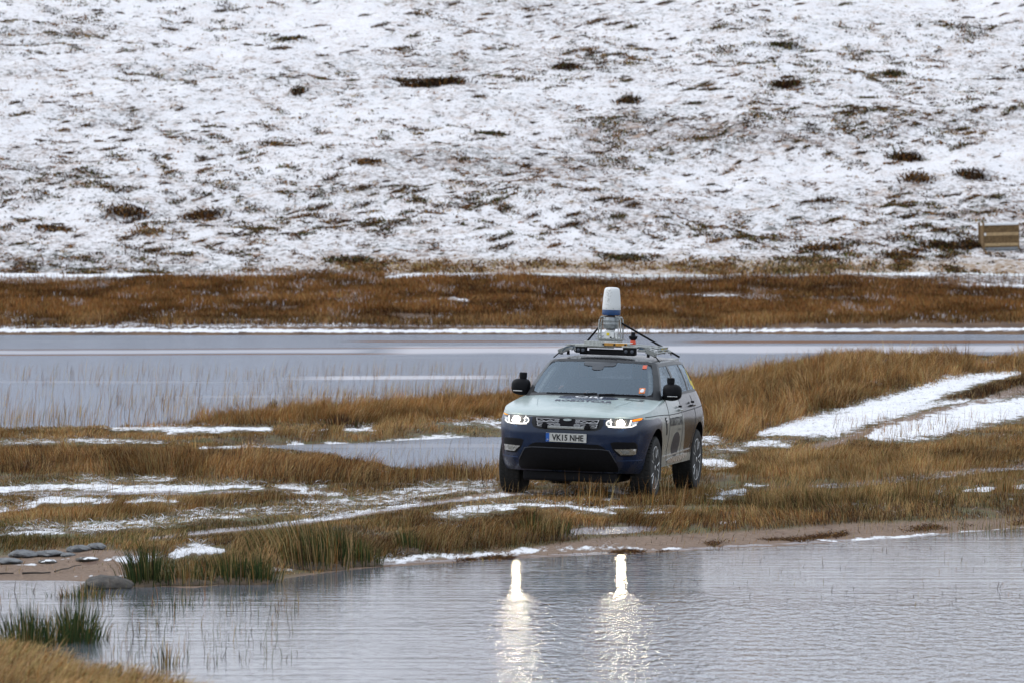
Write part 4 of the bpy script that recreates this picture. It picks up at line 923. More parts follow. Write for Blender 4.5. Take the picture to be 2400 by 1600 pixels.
MB().box((0, -1.5, .30), (1.35, .12, .10), bev=.02).box((0, 1.42, .33), (1.35, .14, .12), bev=.02).box((0, -1.72, .235), (1.22, .85, .14), bev=.03).box((0, -1.2, .30), (1.3, .3, .22), bev=.03).box((0, -.2, .33), (1.2, 2.2, .08)).box((0, 1.6, .36), (1.1, 1.2, .1)).build('underbody', BLACK, car)
MB().box((0, .55, .66), (1.46, 2.75, .03)).box((-.73, .55, .93), (.03, 2.8, .54)).box((.73, .55, .93), (.03, 2.8, .54)).box((0, 1.95, .93), (1.46, .03, .54)).box((0, -.84, .93), (1.46, .03, .54)).build('cabin_floor', DARKIN, car)
MB().box((0, -.78, 1.14), (1.55, .42, .14), bev=.05).box((0, -.60, 1.03), (1.45, .12, .28), bev=.04).box((-.37, -.66, 1.215), (.34, .26, .05), bev=.02).build('dashboard', DARKIN, car)
for s in (-1, 1):
    st_ = MB().box((s * .37, .22, .82), (.50, .52, .16), bev=.05).box((s * .37, .50, 1.10), (.48, .14, .56), (R(-14), 0, 0), .05).box((s * .37, .585, 1.46), (.26, .09, .17), (R(-8), 0, 0), .035).tube([(s * .37 - .06, .56, 1.3), (s * .37 - .06, .58, 1.42)], .008).tube([(s * .37 + .06, .56, 1.3), (s * .37 + .06, .58, 1.42)], .008)
    st_.build('seat', simple('seat_leather', (.07, .072, .075), .5), car)
    MB().tube([(s * .745, -.76, 1.20), (s * .685, -.48, 1.40), (s * .60, -.18, 1.60)], .035, 8).build('pillar_trim', PALE, car)
    MB().tube([(s * .80, .27, 1.2), (s * .655, .40, 1.60)], .035, 8).build('pillar_trim', simple('grey_trim', (.28, .30, .29), .7), car)
MB().box((0, 1.25, 1.08), (1.3, .16, .6), (R(-12), 0, 0), .05).build('rear_bench', simple('bench_leather', (.06, .062, .065), .5), car)
MB().box((0, .95, 1.645), (1.24, 1.7, .02)).build('headlining', simple('headlining_cloth', (.42, .43, .41), .9), car)
swm = MB(); pts = [(.185 * math.cos(a), 0, .185 * math.sin(a)) for a in np.linspace(0, 2 * math.pi, 25)]
MM = Matrix.Translation((-.37, -.33, 1.13)) @ Euler((R(-24), 0, 0)).to_matrix().to_4x4()
swm.tube([MM @ Vector(p) for p in pts], .015, 8, cap=False); swm.tube([MM @ Vector((-.17, 0, 0)), MM @ Vector((.17, 0, 0))], .018); swm.tube([MM @ Vector((0, 0, 0)), MM @ Vector((0, -.30, 0))], .035); swm.build('steering_wheel', BLACK, car)

# roof rack and sensors --------------------------------------------------------
rk = MB()
for y in (.15, .60, 1.0):
    rk.tube([(-.66, y, 1.765), (-.55, y, 1.825), (-.2, y, 1.845), (.2, y, 1.845), (.55, y, 1.825), (.66, y, 1.765)], .016, 8)
for s in (-1, 1):
    for k, (xx, zz) in enumerate(((.50, 1.838), (.56, 1.822), (.61, 1.800), (.645, 1.775))):
        rk.tube([(s * xx, .02, zz - .02), (s * xx, .15, zz), (s * xx, 1.0, zz), (s * xx, 1.10, zz - .04)], .010, 6)
    rk.box((s * .58, .04, 1.775), (.15, .03, .065), (0, R(s * 22), 0), .008).box((s * .45, .03, 1.80), (.10, .03, .035), bev=.006).box((s * .52, .06, 1.84), (.055, .05, .03), bev=.006)
    for z in (1.765, 1.785, 1.805): rk.box((s * .575, .018, z), (.17, .01, .008), (0, R(s * 22), 0))
rk.tube([(-.5, .06, 1.845), (0, .03, 1.872), (.5, .06, 1.845)], .012, 8)
rack = rk.build('roof_rack', ALU, car)
pk = MB()
pk.box((0, .05, 1.755), (.72, .10, .05), bev=.006).box((-.34, .02, 1.79), (.14, .10, .085), bev=.008).box((.30, .02, 1.785), (.17, .10, .095), bev=.008).box((0, .10, 1.79), (.50, .06, .03))
for x in (-.62, -.53, .53, .62): pk.box((x, .10, 1.74), (.03, .05, .05))
pk.build_each('sensor_box', BLACK, rack)
lb = MB()
for x in (-.37, -.31, .26, .34): lb.lathe([(.022, 0), (.022, .012), (.012, .014), (0, .014)], (x, -.030, 1.785), 14, (R(90), 0, 0))
lb.build_each('box_lens', simple('lens_dark', (.06, .07, .09), .1), rack)
tp = MB().box((-.34, .02, 1.842), (.15, .11, .028), bev=.004).box((-.17, .0, 1.87), (.26, .05, .062), bev=.004).box((.30, .02, 1.845), (.20, .11, .02), bev=.004).box((-.12, .05, 1.825), (.40, .03, .02)).box((.36, .20, 1.842), (.40, .02, .012), (0, R(9), 0))
for i in range(7): tp.box((-.38 + i * .02, -.036, 1.845), (.004, .004, .02))
tp.build_each('top_plate', simple('plate_grey', (.48, .49, .46), .5), rack)
op = MB().box((.10, -.005, 1.868), (.33, .03, .036), bev=.003).build('stereo_camera_bar', ORANGE, rack)
MB().box((.12, .02, 1.892), (.42, .07, .010), bev=.002).build('camera_bar_cover', WHITE, rack)
dl = MB()
for x in (-.045, .10, .245): dl.lathe([(.013, 0), (.013, .008), (0, .009)], (x, -.020, 1.868), 12, (R(90), 0, 0))
dl.build_each('camera_bar_lens', INK, rack)
cb = MB()
for i in range(5):
    x0 = .40 + i * .012; cb.tube([(x0, .04 + .01 * i, 1.80), (x0 + .04, .02, 1.835 - i * .006), (x0 + .09, .04, 1.81 - i * .008), (x0 + .14, .06, 1.765)], .006, 6)
cb.tube([(-.47, .03, 1.77), (-.44, .0, 1.82), (-.40, .02, 1.83)], .005, 6).tube([(-.60, .02, 1.75), (-.55, .0, 1.81), (-.47, .03, 1.825)], .005, 6)
cb.build_each('cable', simple('cable_blue', (.02, .07, .14), .4), rack)
MB().box((.60, .62, 1.80), (.02, .10, .07), (0, R(28), 0), .004).box((.60, .86, 1.80), (.02, .10, .07), (0, R(28), 0), .004).build_each('side_sticker', YELLOW, rack)
MB().box((.595, .74, 1.795), (.02, .50, .10), (0, R(30), 0), .004).build('side_plate', GREYM, rack)
es = MB().lathe([(.020, 0), (.040, .008), (.040, .02), (.032, .055), (.0, .055)], (.30, .22, 1.868), 20).build('stop_switch', RED, car)
MB().lathe([(.028, .055), (.052, .075), (.058, .105), (.050, .110), (.030, .112), (.026, .16), (.0, .16)], (.30, .22, 1.868), 20).build('stop_button', BLACK, es)
for o_ in (rack, bpy.data.objects['stop_switch']): o_.location.z -= .014
for o_ in [q for q in bpy.data.objects if q.parent == rack]: pass
# the mast: cage, scanner and radar dome
MX, MY = -.035, .40
cg = MB()
for sx in (-1, 1):
    for sy in (-.085, .085):
        cg.tube([(MX + sx * .145, MY + sy, 1.885), (MX + sx * .148, MY + sy, 1.93), (MX + sx * .142, MY + sy, 2.09), (MX + sx * .138, MY + sy, 2.14), (MX + sx * .115, MY + sy, 2.175), (MX + sx * .07, MY + sy, 2.185)], .010, 8)
    cg.tube([(MX + sx * .13, MY - .085, 2.165), (MX + sx * .13, MY + .085, 2.165)], .009, 8)
    cg.box((MX + sx * .115, MY - .09, 2.0), (.012, .012, .22))
cg.box((MX, MY, 1.89), (.34, .24, .014)).box((MX, MY, 1.86), (.28, .2, .05))
cage = cg.build('mast_cage', ALU, car)
bs = MB().box((MX - .005, MY - .02, 1.935), (.13, .14, .085), bev=.004).box((MX - .095, MY - .06, 1.955), (.065, .05, .05), bev=.003).box((MX + .09, MY - .05, 1.945), (.045, .05, .06), bev=.003).lathe([(.055, 0), (.055, .03)], (MX, MY, 1.975), 24)
for x in (-.12, -.06, .05, .10, .13): bs.lathe([(.010, 0), (.010, .018)], (MX + x, MY - .09, 1.90), 8)
bs.build('mast_base', WHITE, cage)
MB().box((MX - .018, MY - .0925, 1.952), (.036, .004, .036)).build('warning_sticker', YELLOW, cage)
MB().box((MX - .11, MY - .1, 1.895), (.03, .02, .012)).box((MX + .05, MY - .1, 1.898), (.04, .02, .012)).box((MX + .02, MY - .09, 1.91), (.02, .01, .02)).lathe([(.06, 0), (.06, .012)], (MX, MY, 2.008), 20).build_each('base_fitting', BLACK, cage)
MB().lathe([(.06, 2.02), (.085, 2.022), (.100, 2.035), (.102, 2.075), (.103, 2.078), (.103, 2.082), (.102, 2.085), (.103, 2.125), (.104, 2.128), (.103, 2.132), (.103, 2.165), (.098, 2.172), (0, 2.172)], (MX, MY, 0), 40).build('laser_scanner', GREYM, cage)
MB().lathe([(.09, 2.172), (.09, 2.186), (.05, 2.19), (.05, 2.20)], (MX, MY, 0), 24).build('scanner_cap', simple('brown_metal', (.10, .06, .045), .6), cage)
dome = MB().lathe([(.118, 2.268), (.121, 2.275), (.119, 2.32), (.113, 2.42), (.105, 2.49), (.101, 2.522), (.094, 2.543), (.078, 2.556), (.05, 2.562), (0, 2.564)], (MX, MY, 0), 48)
def dome_mat():
    n = NT('radar_shell'); p = n.pos(True); f = n.noise(p, 55, 5, .75); x, y, z = n.xyz(p)
    msk = n.math('MULTIPLY', n.ramp(n.math('ABSOLUTE', n.math('ADD', x, .06)), .07, .0), n.ramp(z, 2.30, 2.36)); msk = n.math('MULTIPLY', msk, n.ramp(y, MY - .05, MY - .09))
    n.bsdf(n.mix(n.math('MULTIPLY', msk, n.ramp(f, .48, .62)), (.70, .71, .71), (.33, .33, .32)), .45); return n.m
dm = dome.build('radar_dome', dome_mat(), car)
MB().lathe([(.10, 2.198), (.118, 2.20), (.1195, 2.205), (.1195, 2.262), (.117, 2.268), (.0, 2.268)], (MX, MY, 0), 48).build('radar_base_band', BLUE, dm)
sc = MB()
for k in range(8):
    a = R(k * 45 + 22); sc.lathe([(.005, 0), (.005, .003)], (MX + .1205 * math.cos(a), MY + .1205 * math.sin(a), 2.283), 8, (0, R(90), a))
sc.build_each('dome_screw', GREYM, dm)
MB().tube([(MX + .14, MY, 2.12), (.70, 1.38, 1.69)], .014, 8).build_each('mast_strut', BLACK, car)
MB().tube([(MX - .13, MY + .02, 2.10), (-.40, MY + .12, 1.83)], .013, 8).tube([(-.62, .03, 1.74), (-.70, -.02, 1.66)], .008, 6).tube([(.62, .03, 1.74), (.70, .02, 1.65)], .008, 6).build_each('mast_strut', BLACK, car)

for o_ in (cage, dm): o_.location.z += .022
for o_ in [q for q in bpy.data.objects if q.name.split('.')[0] in ('laser_scanner', 'scanner_cap') and q.parent == car]: o_.location.z += .022
# ---------------------------------------------------------------- people inside
def skinned(J, E, sub=2):
    """one continuous body grown round a skeleton of joints: name -> (x, y, z, radius)"""
    nm = list(J); me = bpy.data.meshes.new('person'); me.from_pydata([J[k][:3] for k in nm], [(nm.index(a), nm.index(b)) for a, b in E], [])
    o = bpy.data.objects.new('tmp', me); COL.objects.link(o); m = o.modifiers.new('s', 'SKIN')
    for k, v in zip(nm, me.skin_vertices[0].data):
        r = J[k][3]; v.radius = r if isinstance(r, tuple) else (r, r)
    me.skin_vertices[0].data[0].use_root = True
    o.modifiers.new('d', 'SUBSURF').levels = sub
    bpy.context.view_layer.update(); dg = bpy.context.evaluated_depsgraph_get()
    r = bpy.data.meshes.new_from_object(o.evaluated_get(dg)); bpy.data.objects.remove(o, do_unlink=True)
    for p in r.polygons: p.use_smooth = True
    return r
SKIN = simple('skin', (.55, .30, .21), .5, dirt=.05); 
def person(x0, driver, label, cloth, hair):
    y0, z0 = .28, .93
    J = {'pel': (0, 0, 0, (.15, .12)), 'bel': (0, .05, .15, (.14, .11)), 'che': (0, .07, .36, (.17, .12)), 'nb': (0, .05, .46, (.07, .065)), 'nk': (0, .02, .52, (.055, .055)), 'hd': (0, -.005, .59, (.072, .082)), 'hm': (0, -.005, .66, (.078, .092)), 'ht': (0, .0, .735, (.05, .06)), 'nose': (0, -.105, .625, .010)}
    E = [('pel','bel'),('bel','che'),('che','nb'),('nb','nk'),('nk','hd'),('hd','hm'),('hm','ht'),('hd','nose')]
    for s, t in ((-1, 'r'), (1, 'l')):
        J['sh' + t] = (s * .17, .06, .41, .062); E.append(('che', 'sh' + t))
        if driver:
            J['el' + t] = (s * .24, -.16, .20, .046); J['wr' + t] = (s * .19, -.44, .31 if s < 0 else .27, .028); J['ha' + t] = (s * .175, -.52, .345 if s < 0 else .30, .034)
            fing = [(s * .165 + d * .02, -.60 - .004 * abs(d), (.35 if s < 0 else .305) + d * .016, .011) for d in (-1.5, -.5, .5, 1.5)]
        else:
            J['el' + t] = (s * .25, -.06, .17, .046); J['wr' + t] = (s * .10, -.26, .14, .028); J['ha' + t] = (s * .05, -.33, .16, .034)
            fing = [(s * .02 + d * .01, -.40, .165 + d * .018, .010) for d in (-1.5, -.5, .5, 1.5)]
        E += [('sh' + t, 'el' + t), ('el' + t, 'wr' + t), ('wr' + t, 'ha' + t)]
        for i, f in enumerate(fing): J['f%d%s' % (i, t)] = f; E.append(('ha' + t, 'f%d%s' % (i, t)))
        J['hip' + t] = (s * .10, -.04, -.01, .09); J['kn' + t] = (s * .15, -.46, .06, .06); J['an' + t] = (s * .15, -.58, -.22, .04)
        E += [('pel', 'hip' + t), ('hip' + t, 'kn' + t), ('kn' + t, 'an' + t)]
    me = skinned(J, E); M = CARM @ Matrix.Translation((x0, y0, z0))
    me.materials.clear(); me.materials.append(SKIN)
    o = link_mesh('person', me); o.matrix_world = M; tag(o, label, 'person')
    # clothing follows the body: the torso, arms and legs swollen a little
    def shell(name, keep, off, mat):
        bm = bmesh.new(); bm.from_mesh(me); bm.normal_update()
        bmesh.ops.delete(bm, geom=[f for f in bm.faces if not keep(f.calc_center_median())], context='FACES')
        for v in bm.verts: v.co += v.normal * off
        m2 = bpy.data.meshes.new(name); bm.to_mesh(m2); bm.free(); return link_mesh(name, m2, mat, o)
    jk = shell('jacket', lambda c: c.z < .49 and c.y > (-.42 if driver else -.24) and c.z > -.02 and not (c.y < -.12 and c.z < .12), .012, simple(cloth + '_jacket', {'dark': (.08, .085, .10), 'grey': (.15, .16, .17)}[cloth], .85))
    shell('trousers', lambda c: c.z < .12 and not (c.y > -.30 and c.z > .03 and abs(c.x) < .0), .010, simple('trousers', (.03, .035, .05), .85))
    shell('hair', lambda c: c.z > .64 and (c.y > -.03 or c.z > .715), .012, simple('hair', hair, .8))
    f = MB()
    for s in (-1, 1): f.lathe([(0, .006), (.009, .003), (.009, -.004)], (s * .030, -.088, .652), 10, (R(90), 0, 0))
    f.build('eyes', INK, o)
    MB().box((0, -.086, .588), (.045, .01, .008), bev=.002).build('mouth', simple('lips', (.40, .15, .12), .5), o)
    return o
person(-.36, True, 'driver in a dark jacket with hands on the steering wheel inside the car', 'dark', (.05, .035, .025))
person(.36, False, 'front seat passenger in a grey jacket sitting beside the driver', 'grey', (.02, .016, .012))

# ================================================================ SMALLER THINGS
def on_ground(u, v, near=True):
    """ground point whose picture row is v (solved by marching)"""
    Ys = np.linspace(38, 340, 9000) if v < 1700 else np.linspace(30, 60, 3000)
    X = (u - 1200) / FPX * Ys; Z = np.maximum(ground_z(X, Ys), 0.0); vv = HV + FPX * (CAMZ - Z) / Ys
    i = int(np.argmin(np.abs(vv - v))); return float(X[i]), float(Ys[i]), float(Z[i])
def hump(o, w, dp, h, mat, zf=None):
    bm = bmesh.new(); bm.from_mesh(o.data); o.data.materials.append(mat)
    r = bmesh.ops.create_icosphere(bm, subdivisions=3, radius=1)
    lx, ly, lz = o.location
    for v in r['verts']:
        x, y = v.co.x * w, v.co.y * dp; z0 = 0. if zf is None else float(zf(np.array([x + lx]), np.array([y + ly]))[0]) - lz
        v.co = Vector((x, y, z0 + v.co.z * h * (1 + .9 * (vn(np.array([x * 5.]), np.array([y * 5.]), 5)[0] - .5))))
    for v in r['verts']:
        for f in v.link_faces: f.material_index = 1
    bm.to_mesh(o.data); bm.free()
PEAT = simple('peaty_base', (.075, .05, .028), .9, nscale=12, dirt=.25)
# rush clumps ----------------------------------------------------------------
def rush(u, v, w, dp, h, n, label, wt=(.1, .25, .05, .6), lean=-.1, name='rush_clump', green=(.032, .050, .020), wd=(.006, .011), group=None, kind_b=None):
    x, y, z = on_ground(u, v)
    X = x + np.clip(rng.normal(0, .45, n), -1, 1) * w; Y = y + np.clip(rng.normal(0, .5, n), -1, 1) * dp; Z = np.maximum(ground_z(X, Y), -.05) - .02
    hh = h * rng.uniform(.45, 1.1, n) * (1 - .35 * np.clip(np.abs(X - x) / w, 0, 1))
    ln = np.stack([lean + .35 * (X - x) / w + rng.normal(0, .07, n), rng.normal(0, .1, n)], -1)
    c = palette(np.tile(list(wt), (n, 1)), n); gm = rng.random(n) < wt[3]; c[gm] = np.array(green) * rng.uniform(.7, 1.5, (gm.sum(), 1))
    if kind_b == 'stuff': return blades(name, np.stack([X, Y, Z], -1), hh, rng.uniform(*wd, n), ln, c, label=label)
    o = blades(name, np.stack([X - x, Y - y, Z - z], -1), hh, rng.uniform(*wd, n), ln, c, label=label, kind=None, cat='rushes', droop=.1)
    o.location = (x, y, z)
    hump(o, w * 1.0, dp * 1.0, .05, PEAT, ground_z)
    if group: o['group'] = group
    return o
GR = 'rush clumps along the near shore'
rush(345, 1368, .22, .5, .50, 420, 'tall dark green rush clump at the water edge right of the boulder', (.1, .15, .1, .65), -.10, group=GR)
rush(430, 1366, .35, .4, .28, 420, 'low brown and green rush strip beside the tall dark clump', (.25, .35, .1, .3), -.05, group=GR)
rush(550, 1362, .45, .5, .36, 620, 'wide rush stand in the middle of the left shore', (.15, .3, .1, .45), -.05, group=GR)
rush(610, 1366, .14, .3, .34, 200, 'narrow green rush clump standing in the water at the left shore', (.05, .15, .1, .7), 0., group=GR)
rush(700, 1322, .5, .5, .55, 620, 'large leaning rush clump with brown tips on the shore', (.15, .45, .1, .3), -.22, group=GR)
rush(780, 1318, .35, .4, .50, 520, 'tall green rush clump at the right end of the shore rushes', (.1, .25, .1, .55), -.2, group=GR)
rush(850, 1322, .2, .3, .30, 180, 'short thin rush clump at the right edge of the shore rushes', (.1, .3, .1, .5), -.1, group=GR)
rush(955, 1292, .16, .3, .36, 110, 'small green rush clump standing alone left of the car reflection', (.05, .2, .05, .7), -.15, group=GR)
rush(1250, 1256, .28, .4, .34, 260, 'sparse olive rush clump in front of the car by the puddle', (.1, .35, .15, .4), 0., group=GR)
rush(1310, 1258, .20, .4, .30, 180, 'olive rush clump at the left end of the shore puddle', (.1, .35, .15, .4), .05, group=GR)
rush(60, 1512, .30, .9, .42, 520, 'broad green rush bed standing in water in the lower left corner', (.15, .15, .05, .65), -.03, group=GR)
rush(170, 1500, .26, .7, .44, 420, 'green rush bed in the water right of the corner bed', (.15, .15, .05, .65), .0, group=GR)
rush(200, 1398, .35, .4, .22, 260, 'short brown and green rushes round the foot of the boulder', (.25, .3, .1, .35), 0, group=GR)
rush(420, 1420, .35, 1.2, .20, 90, 'thin scattered rushes rising from open water below the shore', (.05, .1, .1, .75), 0, name='water_rushes', kind_b='stuff')
rush(390, 1560, .10, .3, .30, 40, 'thin pale rush tuft in the water beside the near bank', (.2, .5, .1, .2), 0, group=GR)
GT = 'grass tussocks on the right bank'
rush(2140, 1172, .24, .3, .34, 420, 'round ochre grass tussock beside the icy puddle', (.3, .5, .1, .1), 0, 'grass_tussock', wd=(.005, .009), group=GT)['category'] = 'tussock'
rush(2360, 1160, .24, .3, .30, 320, 'pale grass tussock by the snow at the right edge', (.35, .55, .05, .05), .1, 'grass_tussock', wd=(.005, .009), group=GT)['category'] = 'tussock'
rush(1010 * 0 + 820, 1100, .25, .4, .22, 300, 'dark brown dock plants on the bank left of the car', (.2, .05, .7, .05), .05, 'dock_plant', wd=(.008, .016), group=None)['category'] = 'plant'
rush(800, 1000, .35, .6, .30, 360, 'dark heather bush on the grassy spit beyond the pond', (.1, .05, .8, .05), 0, 'heather_bush', wd=(.012, .02))['category'] = 'bush'
rush(640, 955, .12, .4, .30, 120, 'small dark bush at the tip of the grassy spit', (.1, .05, .8, .05), 0, 'heather_bush', wd=(.01, .02))['category'] = 'bush'
# loose stalks in front of and around the car, seed heads and all
def scatter(name, n, u0, u1, v0, v1, h, wd, wt, label, lean=.1, cat=None, water=False):
    uu = rng.uniform(u0, u1, n); vv = rng.uniform(v0, v1, n); Z = np.full(n, 0. if water else .15)
    for _ in range(3):
        Y = FPX * (CAMZ - Z) / (vv - HV); X = (uu - 1200) / FPX * Y
        if not water: Z = np.maximum(ground_z(X, Y), 0)
    hh = rng.uniform(*h, n); ln = np.stack([rng.normal(lean, .22, n), rng.normal(0, .15, n)], -1)
    return blades(name, np.stack([X, Y, Z - .02], -1), hh, rng.uniform(*wd, n), ln, palette(np.tile(list(wt), (n, 1)), n), label=label)
scatter('tall_grass_stalks', 230, 1300, 1640, 1150, 1205, (.15, .45), (.004, .008), (.55, .4, .05, 0), 'tall thin brown stalks in front of the car bumper', .05)
scatter('seed_head_stalks', 420, 820, 1185, 1112, 1140, (.15, .42), (.004, .007), (.4, .3, .3, 0), 'thin seed head stalks between the pond and the track', .1)
scatter('shore_stubble', 260, 1500, 2400, 1278, 1420, (.03, .09), (.003, .006), (.1, .2, .6, .1), 'sparse dark stalks piercing the near lake surface', .1, water=True)
scatter('shore_reeds', 500, 0, 700, 1385, 1560, (.04, .2), (.004, .007), (.1, .2, .3, .4), 'sparse green stalks standing in the water at the left', 0., water=True)
scatter('track_stalks', 900, 1950, 2420, 985, 1080, (.1, .32), (.005, .009), (.5, .35, .15, 0), 'thin dry stalks in front of the snow bank on the right', .1)

scatter('straw_stems', 5200, -300, 2700, 1035, 1225, (.10, .30), (.003, .0055), (.25, .65, .1, 0), 'thin straw stems standing above the moor grass', .15)
scatter('green_stems', 2600, 1500, 2600, 1120, 1215, (.08, .22), (.003, .006), (.05, .2, .05, .7), 'olive green stems among the grass on the right bank', .15)
# stones -----------------------------------------------------------------
def rock_mat(name, a, b, snow=.0):
    n = NT(name); p = n.pos(True); f = n.noise(p, 9, 6, .7); c = n.mix(n.ramp(f, .35, .65), a, b); nz = n.xyz(n.n('NewGeometry').outputs['Normal'])[2]
    if snow: c = n.mix(n.math('MULTIPLY', n.ramp(nz, .6, .9), n.ramp(n.noise(p, 14, 4), .5 - snow * .3, .6)), c, (.8, .82, .85))
    n.bsdf(c, .7, normal=n.bump(f, .5, .02)); return n.m
RK = rock_mat('grey_stone', (.06, .064, .07), (.17, .175, .18)); RKS = rock_mat('snowy_stone', (.03, .026, .022), (.105, .09, .075), .05)
def rock(u, v, d, label, mat=RK, name='stone', seed=0, sink=.3, group=None):
    x, y, z = on_ground(u, v); bm = bmesh.new(); bmesh.ops.create_icosphere(bm, subdivisions=4, radius=1); r = np.random.default_rng(seed)
    ph = r.uniform(0, 9, 3)
    for p in bm.verts:
        q = p.co; k = 1 + .30 * (fbm(np.array([q.x * 1.3 + ph[0] + q.z]), np.array([q.y * 1.3 + ph[1] - q.z * .7]), seed)[0] - .5) * 2 + .16 * (vn(np.array([q.x * 6 + q.z * 3]), np.array([q.y * 6 - q.z * 4]), seed + 3)[0] - .5)
        p.co = Vector((q.x * k * d[0] / 2, q.y * k * d[1] / 2, q.z * k * d[2] / 2 + d[2] * (.5 - sink)))
    me = bpy.data.meshes.new(name); bm.to_mesh(me); bm.free()
    for p in me.polygons: p.use_smooth = True
    o = link_mesh(name, me, mat); o.location = (x, y, z); o.rotation_euler = (0, 0, r.uniform(-.4, .4)); tag(o, label, 'stone' if name == 'stone' else 'boulder')
    if group: o['group'] = group
    return o
rock(248, 1378, (.47, .4, .17), 'dark wet boulder lying at the left shore among brown rushes', rock_mat('wet_boulder', (.018, .016, .014), (.085, .072, .06)), 'boulder', 3, .3)
G = 'stones along the left shore'
rock(52, 1303, (.30, .35, .10), 'smooth grey stone nearest the left edge below the green grass', RK, seed=5, group=G)
rock(10, 1318, (.35, .4, .07), 'flat grey slab cut by the left picture edge', RK, seed=6, group=G)
rock(120, 1300, (.32, .4, .08), 'wide flat grey stone second from the left under the grass', RK, seed=7, group=G)
rock(183, 1290, (.24, .3, .09), 'dark pointed stone left of the stone cluster end', RK, seed=8, group=G)
rock(225, 1285, (.20, .3, .09), 'dark cracked stone at the right end of the row', RK, seed=9, group=G)
rock(160, 1302, (.14, .2, .05), 'small dark stone in front of the row of stones', RK, seed=10, group=G)
rock(110, 1318, (.16, .25, .05), 'small dark stone with snow beside it on the sand', RKS, seed=11, group=G)
rock(205, 1312, (.22, .25, .05), 'low mossy stone between snow streaks on the sand', RKS, seed=12, group=G)
# driftwood
WOOD = simple('wet_wood', (.04, .03, .025), .8, bump=.4)
def stick(u0, v0, u1, v1, label, r=.011):
    a = Vector(on_ground(u0, v0)); b = Vector(on_ground(u1, v1)); m = a.lerp(b, .5)
    pts = [(a - m) + Vector((0, 0, .02))] + [(a.lerp(b, t) - m) + Vector((0, random.uniform(-.02, .02), .02 + random.uniform(-.004, .008))) for t in (.25, .5, .75)] + [(b - m) + Vector((0, 0, .02))]
    o = MB().tube(pts, r, 8, r2=r * .6).build('driftwood_stick', WOOD); o.location = m; tag(o, label, 'stick', 'sticks on the sand')
stick(-40, 1347, 32, 1347, 'short dark stick on the sand cut by the left edge'); stick(52, 1347, 118, 1345, 'dark stick on the sand left of the boulder'); stick(128, 1343, 190, 1328, 'thin slanting twig on the sand above the boulder', .007)

# wooden enclosure at the right ---------------------------------------------
cr = empty('slatted_wooden_enclosure'); tag(cr, 'slatted brown wooden box with snow on its lid at the right foot of the hill', 'wooden box')
cy = 338.0; cx = (2347 - 1200) / FPX * cy; 
_Y = np.linspace(331, 380, 3000); _X = (2347 - 1200) / FPX * _Y; _v = HV + FPX * (CAMZ - hill_z(_X, _Y)) / _Y; _i = int(np.argmin(np.abs(_v - 588)))
cr.location = (_X[_i], _Y[_i], float(hill_z(_X[_i:_i+1], _Y[_i:_i+1])[0])); cr.rotation_euler = (0, R(-1.5), R(8))
cz = cr.location.z
WD = simple('weathered_board', (.20, .125, .055), .85, nscale=6, dirt=.2); WL = simple('pale_rail', (.42, .29, .15), .85, nscale=5); SNW = simple('snow_cap', (.82, .84, .87), .8, dirt=.02, nscale=8)
m = MB(); r_ = random.Random(4)
for i in range(21): m.box((-.98 + i * .098, 0, .82), (.078, .03, 1.28 + r_.uniform(-.02, .02)), bev=.004)
m.box((0, .06, .8), (2.0, .02, 1.25)); m.build('slats', WD, cr)
for x in (-1.06, 1.04):
    for y in (0, 1.1): MB().box((x, y, .84), (.10, .10, 1.72 if x < 0 else 1.5), bev=.008).build('post', WD, cr)
for z in (.98, .36): MB().box((.02, -.035, z), (2.04, .04, .20 if z > .5 else .18), bev=.008).build('rail', WL, cr)
MB().box((0, 1.1, .82), (2.05, .04, 1.3)).box((-1.0, .55, .82), (.04, 1.1, 1.3)).box((1.0, .55, .82), (.04, 1.1, 1.3)).build('back_boards', WD, cr)
MB().box((.0, .55, 1.48), (2.0, 1.2, .04)).build('lid', WD, cr); MB().box((.03, .54, 1.57), (2.06, 1.24, .14), bev=.05).build('lid_snow', SNW, cr)
MB().box((0, -.0, .12), (2.06, .08, .16)).build('stone_footing', simple('footing', (.22, .23, .24), .9, nscale=14), cr)
MB().box((-.97, -.06, .98), (.10, .06, .16), bev=.01).build('hinge_plate', SNW, cr)
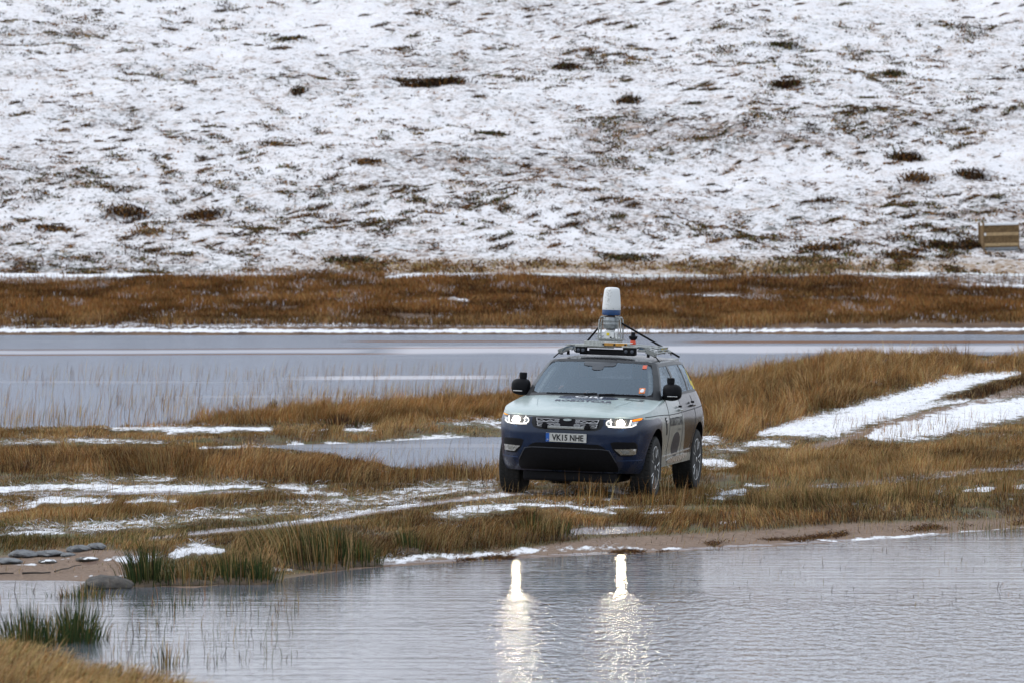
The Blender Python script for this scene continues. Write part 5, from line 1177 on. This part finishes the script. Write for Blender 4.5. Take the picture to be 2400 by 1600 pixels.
# dark hollows and bushes on the hill that one can point to
BUSHM = simple('heather_base', (.06, .045, .035), .9, nscale=6, dirt=.25)
def hill_bush(u, v, w, h, n, label, wt, wds=(.06, .14), dp=1.2):
    Ys = np.linspace(331, 470, 4000); X = (u - 1200) / FPX * Ys; vv = HV + FPX * (CAMZ - hill_z(X, Ys)) / Ys; i = int(np.argmin(np.abs(vv - v))); x, y = float(X[i]), float(Ys[i]); z = float(hill_z(np.array([x]), np.array([y]))[0])
    X = x + np.clip(rng.normal(0, .34, n) + .25 * rng.choice([-1.6, 0, .9], n), -1.4, 1.4) * w; Y = y + np.clip(rng.normal(0, .35, n), -1, 1) * dp; Z = hill_z(X, Y) - .04
    o = blades('heather_bush', np.stack([X - x, Y - y, Z - z], -1), h * rng.uniform(.4, 1.1, n), rng.uniform(*wds, n), rng.normal(0, 1.1, (n, 2)), palette(np.tile(wt, (n, 1)), n) * .8, label=label, kind=None, cat='bush'); o.location = (x, y, z); o['group'] = 'dark bushes standing out on the snowy hill'; hump(o, w * .30, dp * .4, h * .35, BUSHM, hill_z)
DK = (.12, .02, .8, .1); OL = (.05, .05, .4, .5); RB = (.4, .1, .5, 0)
for a in [(1018, 198, 2.3, .65, 700, 'largest dark bush high on the hill above the car', DK), (955, 192, 1.3, .35, 250, 'low dark bush joined to the left of the largest one', DK), (1843, 203, 1.0, .6, 320, 'round dark bush high on the right of the hill', DK), (2095, 176, .8, .5, 200, 'small dark bush highest on the right', OL), (1330, 157, 1.1, .5, 240, 'dark bush near the top right of the largest one', DK), (1475, 238, 1.0, .45, 240, 'dark bush above the middle of the picture', DK), (1840, 108, 1.2, .4, 220, 'flat dark bush near the top on the right side', OL), (680, 92, 1.6, .35, 260, 'olive bush near the top of the hill on the left', OL), (480, 505, 1.3, .5, 320, 'rust brown bush low on the left hillside', RB), (300, 500, 1.5, .5, 320, 'rust brown bush left of the other low rust bush', RB), (130, 540, 1.3, .4, 240, 'ochre brown tuft at the far left foot of the hill', RB), (350, 545, 1.2, .4, 240, 'ochre tuft above the snow line on the left', (.5, .5, .1, 0)), (2125, 375, 1.1, .6, 320, 'dark bush halfway up the hill on the right', DK), (2280, 415, 1.1, .5, 280, 'dark bush halfway up nearest the right edge', DK), (2150, 420, 1.2, .45, 260, 'rust tuft between the two dark bushes on the right', RB), (1935, 582, 1.6, .4, 320, 'wide brown bush at the foot of the hill', RB), (1470, 606, 1.9, .35, 380, 'low dark green bush on the snowy foot of the hill', OL), (2250, 578, 2.8, .45, 600, 'dark brown hollow of heather left of the wooden box', DK), (2110, 600, 1.4, .4, 300, 'brown tuft in the snow left of the box', RB), (700, 215, .6, .4, 160, 'small dark bush on the upper left of the hill', DK), (860, 380, 1.1, .35, 240, 'brown tuft in the middle left of the hill', RB), (1150, 315, 1.0, .35, 240, 'olive tuft in the middle of the hill', OL), (820, 612, 1.8, .35, 340, 'dark green frosted bush at the left end of the foot of the hill', OL)]:
    hill_bush(*a)
